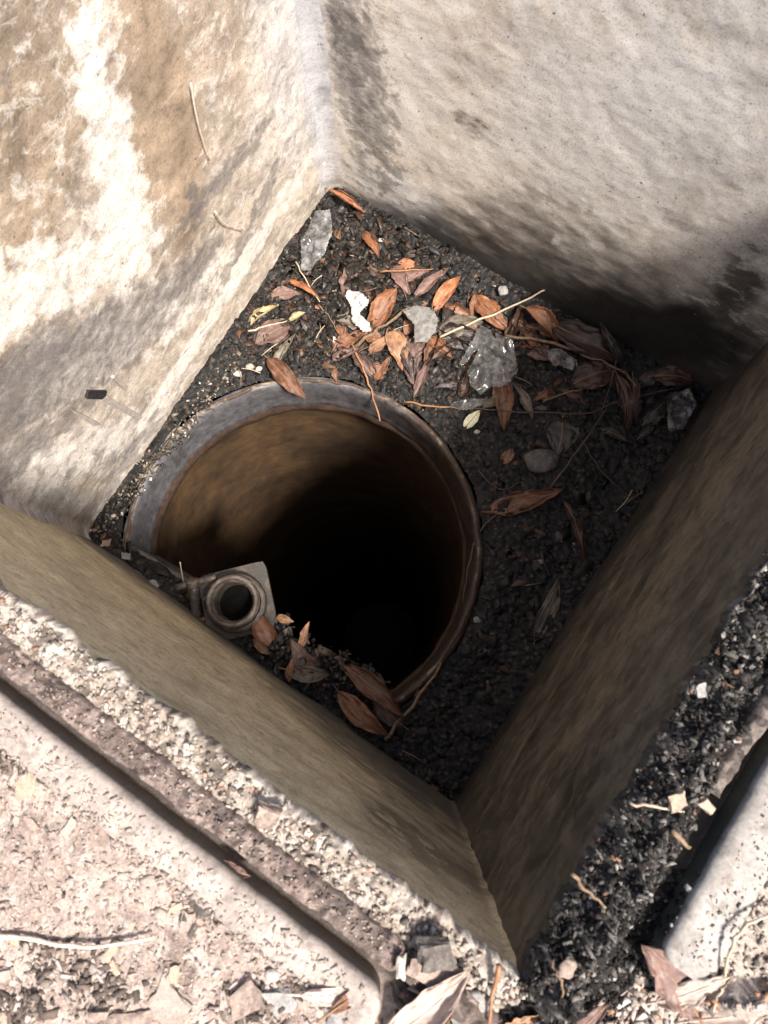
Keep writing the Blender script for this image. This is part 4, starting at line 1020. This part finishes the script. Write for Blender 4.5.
sheet('plastic_film', [(480, 322), (498, 332), (514, 342), (518, 372), (508, 386), (492, 388), (480, 396), (470, 388), (466, 372), (478, 350), (462, 366), (458, 362), (472, 340)], mFilm, 'crumpled piece of dusty clear plastic film in the middle of the leaf pile', 'plastic film', dz=0.022, crumple=0.013, f=26, seed=5)
sheet('plastic_film', [(447, 396), (452, 402), (470, 398), (488, 396), (487, 405), (463, 411), (450, 409)], mFilm, 'narrow strip of clear plastic film below the larger film', 'plastic film', dz=0.014, crumple=0.008, f=30, seed=15)
sheet('plastic_film', [(316, 211), (331, 210), (334, 236), (326, 256), (312, 272), (300, 268), (300, 240), (308, 222)], film_mat('bright_clear_film', (0.2, 0.2, 0.2), 0.34, 0.1), 'shiny crumpled clear plastic pressed against the pale wall foot', 'plastic film', dz=0.028, crumple=0.013, f=32, seed=25, fold=0.15)
sheet('plastic_film', [(545, 350), (560, 348), (578, 362), (572, 372), (552, 366)], mFilm, 'small clear plastic scrap on the largest purple leaf', 'plastic film', dz=0.03, crumple=0.008, f=34, seed=35)
sheet('plastic_film', [(668, 394), (690, 386), (697, 404), (684, 430), (668, 432), (664, 412)], mFilm, 'dull plastic scrap at the foot of the dark brown wall', 'plastic film', dz=0.03, crumple=0.014, f=30, seed=45)
sheet('foil_scrap', [(347, 290), (358, 290), (370, 299), (368, 306), (360, 314), (370, 322), (372, 333), (362, 333), (352, 322), (350, 306), (345, 298)], mScrapW, 'white flaky scrap lying left of the crumpled orange leaf', 'scrap', dz=0.024, crumple=0.005, f=70, seed=55)
sheet('fabric_scrap', [(402, 310), (412, 305), (430, 306), (439, 318), (437, 332), (427, 344), (413, 343), (414, 326)], mScrapG, 'grey torn wrinkled scrap in the middle of the orange leaves', 'scrap', dz=0.034, crumple=0.006, f=45, seed=65, thick=0.001)

# ------------------------------------------------------------------ stones and chips
def stone(px, py, wpx, colr, label, place=on_soil, flat=0.5, seed=0, elong=1.3, rot=0.0, name='stone', cat='stone', dz=0.0, group=None, mat=None, boxy=False):
    import bmesh
    p = place(px, py, dz); r = wpx / FPX * (D - p.z) / 2
    bm = bmesh.new()
    if boxy:
        bmesh.ops.create_cube(bm, size=1.7); rs = random.Random(seed * 13 + 5)
        for v in bm.verts: v.co += Vector((rs.uniform(-.5, .25), rs.uniform(-.5, .35), rs.uniform(-.5, .3)))
        bmesh.ops.subdivide_edges(bm, edges=bm.edges[:], cuts=3, use_grid_fill=True)
    else: bmesh.ops.create_icosphere(bm, subdivisions=3, radius=1)
    from mathutils import noise as nz
    for v in bm.verts:
        k = 1 + 0.28 * nz.noise(v.co * 1.3 + Vector((seed * 3.1, 0, 0))) + 0.16 * nz.noise(v.co * 3.5 + Vector((seed, 5, 0)))
        v.co = v.co * k; v.co.x *= r * elong; v.co.y *= r; v.co.z *= r * flat
        if boxy: v.co.x += v.co.y * 0.25 * math.sin(seed)
    me = bpy.data.meshes.new(name); bm.to_mesh(me); bm.free()
    o = link(name, me, mat or STM[colr], smooth=not boxy); o.location = p + Vector((0, 0, r * flat * 0.5)); o.rotation_euler = (random.gauss(0, .08), random.gauss(0, .08), rot)
    return tag(o, label, cat, group)
STM = {'umber': two_tone('umber_stone', (0.085, 0.07, 0.06), (0.17, 0.145, 0.125), 90, 0.8), 'grit': two_tone('grit_stone', (0.3, 0.245, 0.21), (0.38, 0.315, 0.27), 140, 0.85), 'grey': two_tone('grey_stone', (0.22, 0.21, 0.2), (0.33, 0.31, 0.29), 90, 0.7), 'pale': two_tone('pale_stone', (0.48, 0.43, 0.38), (0.36, 0.31, 0.27), 110, 0.8),
       'pink': two_tone('brick_chip', (0.33, 0.25, 0.205), (0.17, 0.125, 0.105), 110, 0.85), 'wood': two_tone('wood_chip', (0.42, 0.31, 0.23), (0.33, 0.235, 0.17), 120, 0.7),
       'dark': two_tone('dark_stone', (0.06, 0.055, 0.05), (0.12, 0.105, 0.095), 120, 0.6), 'sand': two_tone('sand_stone', (0.39, 0.32, 0.275), (0.31, 0.25, 0.21), 120, 0.85)}
stone(503, 291, 11, 'grey', 'round grey pebble at the foot of the back wall', flat=0.5, seed=1, elong=1.0, dz=0.01)
stone(541, 461, 26, 'dark', 'grey half round flat stone in shade right of the shaft', flat=0.3, seed=2)
stone(337, 342, 8, 'pale', 'small square pale chip on soil above the collar', boxy=True, seed=3, elong=1.0)
stone(238, 374, 7, 'pale', 'white angular pebble beside the brown wall above the collar', seed=4, boxy=True)
stone(250, 367, 7, 'sand', 'tan round pebble beside the brown wall above the collar', seed=5)
stone(259, 369, 6, 'pale', 'pale oval pebble nearest the hanging brown leaf', seed=6)
stone(383, 241, 6, 'pale', 'tiny pale chip below the back corner', boxy=True, seed=7)
stone(108, 543, 8, 'wood', 'tan square chip in mud at the left pit corner', boxy=True, seed=8, elong=1.1, dz=0.008)
stone(126, 556, 7, 'grey', 'greyish chip in mud between left corner and pipe fitting', seed=9, boxy=True, dz=0.005)
stone(153, 585, 10, 'grey', 'grey pebble on the ledge left of the pipe fitting', seed=10, dz=0.004)
stone(203, 633, 17, 'pale', 'whitish broken lump of mortar in front of the pipe fitting', seed=11, flat=0.5, dz=0.006, elong=1.6, rot=-0.5)
stone(238, 658, 15, 'sand', 'long tan chip at the foot of the olive wall', seed=12, flat=0.3, elong=2.2, rot=-0.6, dz=0.006)
stone(477, 432, 5, 'pale', 'tiny pale pebble under the cream leaf', seed=13)
stone(477, 620, 6, 'grey', 'small pale pebble alone on black soil near the collar', seed=14)
stone(540, 562, 5, 'grey', 'tiny grey pebble below the narrow rusty leaf strip', seed=15)
# foreground
G = on_ground
stone(28, 777, 22, 'wood', 'pale upright wood chip beside the pinkish edging', G, 0.3, 21, 1.7, 1.45, 'wood_chip', 'wood chip', boxy=True)
stone(267, 815, 20, 'pink', 'reddish brick chip on the pale mortar band', G, 0.5, 22, 1.2, -0.4, 'brick_chip', 'brick chip', 0.02, boxy=True)
stone(436, 952, 24, 'umber', 'dark square stone chip near the end of rusty frame', G, 0.5, 23, 1.2, 0.0, 'stone', 'stone', 0.022, boxy=True)
stone(440, 975, 30, 'pink', 'pinkish flat chip below the dark square chip', G, 0.2, 24, 1.6, -0.6, 'brick_chip', 'brick chip', 0.012, boxy=True)
stone(401, 966, 8, 'pale', 'slim white chip in the break of rusty frame', G, 0.6, 25, 2.8, 1.5, 'stone', 'stone', 0.022, boxy=True)
stone(679, 800, 14, 'wood', 'orange wood chip on the bank of black dirt', G, 0.5, 26, 1.2, 0.3, 'wood_chip', 'wood chip', 0.036, boxy=True)
stone(708, 806, 11, 'wood', 'small tan wood chip near the top of the black bank', G, 0.5, 27, 1.3, -0.8, 'wood_chip', 'wood chip', 0.03, boxy=True)
stone(700, 690, 11, 'grey', 'bluish grey stone at the upper bank of black dirt', G, 0.6, 28, 1.2, 0.2, dz=0.036, boxy=True)
stone(567, 968, 14, 'pink', 'rusty red chip in the lower bank of black dirt', G, 0.5, 29, 1.3, 0.6, 'brick_chip', 'brick chip', 0.034)
stone(706, 904, 12, 'pale', 'white chip lying on the grey edging', G, 0.5, 30, 1.2, 0.4, 'stone', 'stone', 0.012)
stone(160, 838, 20, 'sand', 'flat sandy slab fragment beside pinkish edging', G, 0.4, 31, 1.5, 0.4, 'stone', 'stone', boxy=True)
stone(235, 915, 13, 'pink', 'tan pebble in the dark patch of rubble', G, 0.6, 32, 1.3, 0.0)
stone(210, 905, 18, 'dark', 'dark wedge of stone in the dark patch of rubble', G, 0.4, 33, 1.6, 0.2)
stone(245, 995, 28, 'pink', 'large flat pinkish chip at the bottom of rubble', G, 0.4, 34, 1.1, 0.5, 'brick_chip', 'brick chip', boxy=True)
stone(170, 1005, 28, 'sand', 'pale flat chip at the bottom left of the pinkish chip', G, 0.4, 35, 1.2, -0.6, boxy=True)
stone(130, 1024, 24, 'pink', 'long reddish chip at the bottom edge', G, 0.25, 36, 1.8, 0.05, 'brick_chip', 'brick chip', boxy=True)
stone(280, 1000, 22, 'grey', 'grey lump beside the narrow bleached leaf', G, 0.35, 37, 1.2, 0.3, boxy=True)
stone(272, 975, 12, 'pale', 'whitish pebble above the grey lump', G, 0.6, 38, 1.2, 0.3)
stone(338, 1016, 20, 'grey', 'rough grey stone under the narrow bleached leaf', G, 0.5, 39, 1.1, 1.0)
stone(470, 1012, 34, 'grey', 'large rough grey lump in the litter right of the big bleached leaf', G, 0.4, 40, 1.2, 0.8, dz=0.002)
chipm = [random.choice(['sand', 'sand', 'wood', 'pink', 'grit']) for _ in range(60)]
k = 0
while k < 60:
    px, py = random.uniform(0, 400), random.uniform(740, 1024)
    if not in_left(px, py - 14): continue
    stone(px, py, random.uniform(4, 10), chipm[k], 'small chip lying among the sandy rubble', G, random.uniform(0.35, 0.7), 50 + k, random.uniform(1.1, 2.4), random.uniform(0, 6.28), 'rubble_chip', 'chip', 0.0, 'small chips on the sandy rubble', boxy=random.random() < 0.7); k += 1

# ------------------------------------------------------------------ pipe fitting on the ledge
mIron = two_tone('rusty_iron', (0.07, 0.055, 0.045), (0.17, 0.15, 0.13), 45, 0.55, 0.4, 0.6, 0.5, 0.002, 0.3)
mIronR = two_tone('rust_red_iron', (0.085, 0.058, 0.045), (0.19, 0.165, 0.14), 60, 0.6, 0.42, 0.62, 0.5, 0.002, 0.2)
mPlate = two_tone('dusty_plate', (0.055, 0.048, 0.042), (0.13, 0.09, 0.06), 35, 0.6, 0.5, 0.65, 0.4, 0.002, 0.2)
pc = un(232, 601, 0.075); pc.z = 0.0
FIT = empty('pipe_fitting', pc, 'short rusty round pipe socket on a square plate at the shaft edge', 'pipe fitting')
sx = math.cos(math.radians(15)), math.sin(math.radians(15))
c0 = un(238, 602, 0.03)
def bevel_box(name, c, half, rot, mat, parent, bev=0.003):
    import bmesh
    bm = bmesh.new(); bmesh.ops.create_cube(bm, size=2)
    for v in bm.verts: v.co = Vector((v.co.x * half[0], v.co.y * half[1], v.co.z * half[2]))
    bmesh.ops.bevel(bm, geom=bm.edges[:], offset=bev, segments=2, affect='EDGES')
    me = bpy.data.meshes.new(name); bm.transform(rot.to_4x4()); bm.transform(Matrix.Translation(c)); bm.to_mesh(me); bm.free()
    return local(link(name, me, mat, smooth=False), parent)
Rz = Matrix.Rotation(math.radians(14), 3, 'Z')
def holed_plate(name, c, half, rot, hole, hr, z0, z1, mat, parent, tilt):
    """square plate with a round hole"""
    import bmesh
    n = 48; V = []; F = []
    for z in (z0, z1):
        for k in range(n):
            f = 2 * math.pi * k / n; V.append((hole.x + hr * math.cos(f), hole.y + hr * math.sin(f), z))
        for k in range(n):
            f = 2 * math.pi * k / n; dx, dy = math.cos(f - rot), math.sin(f - rot); q = half / max(abs(dx), abs(dy))
            q = min(q, half * 1.36); lx, ly = dx * q, dy * q
            V.append((c.x + lx * math.cos(rot) - ly * math.sin(rot), c.y + lx * math.sin(rot) + ly * math.cos(rot), z))
    for k in range(n):
        m = (k + 1) % n; a, b, e, g = 0, n, 2 * n, 3 * n
        F += [(e + k, g + k, g + m, e + m), (a + k, a + m, b + m, b + k), (b + k, b + m, g + m, g + k), (a + m, a + k, e + k, e + m)]
    V = [(x, y, z + tilt * (y - c.y)) for x, y, z in V]
    me = bpy.data.meshes.new(name); me.from_pydata(V, [], F)
    return local(link(name, me, mat, smooth=False), parent)
holed_plate('base_plate', c0, 0.066, math.radians(14), pc, 0.040, 0.022, 0.034, mPlate, FIT, -0.05)
mBore = two_tone('bore_shade', (0.004, 0.0035, 0.003), (0.007, 0.006, 0.005), 30, 0.95, spec=0.1)  # darkness of the bore put into a near-black colour
def ringp(r0, r1, z0, z1): return [(r0, z0), (r1 - .002, z0), (r1, z0 + .002), (r1, z1 - .003), (r1 - .003, z1), (r0 + .003, z1), (r0, z1 - .003), (r0, z0)]
lathe('socket', ringp(0.040, 0.049, 0.0, 0.078), pc, 64, mIronR, FIT, 3, 0.0012)
lathe('collar_ring', [(0.048, 0.016)] + [(0.0535 + (0.0022 if k % 2 else 0), 0.018 + 0.0042 * k) for k in range(11)] + [(0.048, 0.064)], pc + Vector((0.004, -0.002, 0)), 64, mIron, FIT, 4, 0.0015)
a_ = np.linspace(0, 2 * np.pi, 33)[:-1]
local(link('bore_shade_disc', mesh_np('bore_shade_disc', np.r_[[[pc.x, pc.y, 0.012]], np.c_[pc.x + .041 * np.cos(a_), pc.y + .041 * np.sin(a_), np.full(32, 0.016)]], np.array([[0, 1 + k, 1 + (k + 1) % 32] for k in range(32)])), mBore), FIT)  # black disc added to keep the inside of the socket dark
lathe('inner_sleeve', [(0.0395, 0.066)] + [(0.0355 + (0.0018 if k % 2 else 0), 0.062 - 0.0045 * k) for k in range(13)], pc, 64, mIron, FIT, 5, 0.001)
# bolt with cross piece left of it
BR = empty('bolt_bracket', un(195, 600, 0.02), 'rusty bolt with a cross piece standing left of the round pipe socket', 'bolt')
b0, b1 = un(197, 619, 0.012), un(193, 584, 0.06)
mBolt = two_tone('worn_bolt_steel', (0.2, 0.18, 0.165), (0.09, 0.065, 0.05), 60, 0.45, metal=0.4)
ob = tube('bolt', [b0, b1], 0.0095, 0.0095, mBolt, 10); local(ob, BR)
ob = tube('nut', [b1 - (b1 - b0).normalized() * 0.004, b1 + (b1 - b0).normalized() * 0.008], 0.013, 0.013, mIronR, 6); local(ob, BR)
q0, q1 = un(176, 588, 0.05), un(216, 577, 0.055)
ob = tube('cross_piece', [q0, (q0 + q1) / 2, q1], 0.007, 0.006, mIron, 6); local(ob, BR)
r0_, r1_ = un(208, 618, 0.012), un(206, 597, 0.05)
o = tube('iron_rod', [Vector((0, 0, 0)), r1_ - r0_], 0.006, 0.006, mIron, 10); o.location = r0_; tag(o, 'short rusty rod between the bolt and the round pipe socket', 'rod')
w0, w1, w2 = un(184, 586, 0.02), un(182, 574, 0.05), un(180, 562, 0.07)
o = tube('wire', [Vector((0, 0, 0)), w1 - w0, w2 - w0], 0.0015, 0.0012, mTwigPale, 6); o.location = w0; tag(o, 'thin pale wire sticking up at the shaft edge left of the bolt', 'wire')

# ------------------------------------------------------------------ strap set in the brown wall
mStrap = two_tone('grey_strap', (0.33, 0.29, 0.26), (0.45, 0.4, 0.36), 90, 0.7)
mTab = two_tone('black_tab', (0.022, 0.02, 0.02), (0.04, 0.037, 0.036), 120, 0.5)
def wall_plate(name, w, px4, d0, d1, mat, parent=None):
    n = len(px4); sz = [w.sz(*p) for p in px4]
    pts = [w.pt(s, z, -d0) for s, z in sz] + [w.pt(s, z, -d1) for s, z in sz]
    me = bpy.data.meshes.new(name); me.from_pydata([tuple(p) for p in pts], [], [tuple(range(n)), tuple(range(n, 2 * n))[::-1]] + [(i, (i + 1) % n, n + (i + 1) % n, n + i) for i in range(n)])
    o = link(name, me, mat, smooth=False)
    return local(o, parent) if parent else o
ST = empty('wall_strap', WL.pt(*WL.sz(98, 395), -0.006), 'flat grey strap with a black tab set low in the brown wall', 'strap')
wall_plate('tab', WL, [(86, 389), (104, 389), (103, 398), (84, 397)], -0.01, 0.006, mTab, ST)
wall_plate('strap', WL, [(104, 394), (140, 415), (136, 419), (98, 399)], -0.01, 0.0065, mStrap, ST)
o = wall_plate('wall_strap', WL, [(112, 374), (125, 385), (122, 388), (110, 377)], -0.01, 0.0065, mStrap); tag(o, 'short grey strap end in the brown wall above the black tab', 'strap')
o = wall_plate('wall_strap', WL, [(70, 408), (94, 420), (98, 424), (90, 424), (72, 412)], -0.01, 0.006, mStrap); tag(o, 'short grey strap end in the brown wall below the black tab', 'strap')

# ------------------------------------------------------------------ light
SUN_TURN = -12
G0 = un(268, 669); FT = WF.pt(0, H)
d = (G0 - FT).normalized(); d.rotate(Matrix.Rotation(math.radians(SUN_TURN), 3, 'Z'))
sun_el = math.asin(-d.z); sun_az = math.atan2(-d.y, -d.x)     # direction towards the sun
sd = bpy.data.lights.new('sun', 'SUN'); sd.energy = 4.6; sd.angle = math.radians(8); sd.color = (1.0, 0.945, 0.88)
so_ = bpy.data.objects.new('sun', sd); COL.objects.link(so_); so_.rotation_euler = d.to_track_quat('-Z', 'Y').to_euler(); so_.location = (0, 0, 5)
W = bpy.data.worlds.new('World'); S.world = W; W.use_nodes = True; nt = W.node_tree
sky = nt.nodes.new('ShaderNodeTexSky'); sky.sky_type = 'NISHITA'; sky.sun_disc = False; sky.dust_density = 5; sky.ozone_density = 0.3
sky.sun_elevation = sun_el; sky.sun_rotation = math.pi / 2 - sun_az
bg = nt.nodes['Background']; bg.inputs['Strength'].default_value = 0.1; nt.links.new(sky.outputs[0], bg.inputs[0])
S.view_settings.view_transform = 'Standard'; S.view_settings.look = 'None'; S.view_settings.gamma = 1; S.view_settings.use_curve_mapping = False
S.view_settings.exposure = 0.9
S.cycles.max_bounces = 8; S.cycles.diffuse_bounces = 4; S.cycles.transparent_max_bounces = 12
S.cycles.use_denoising = True; S.cycles.sample_clamp_indirect = 6
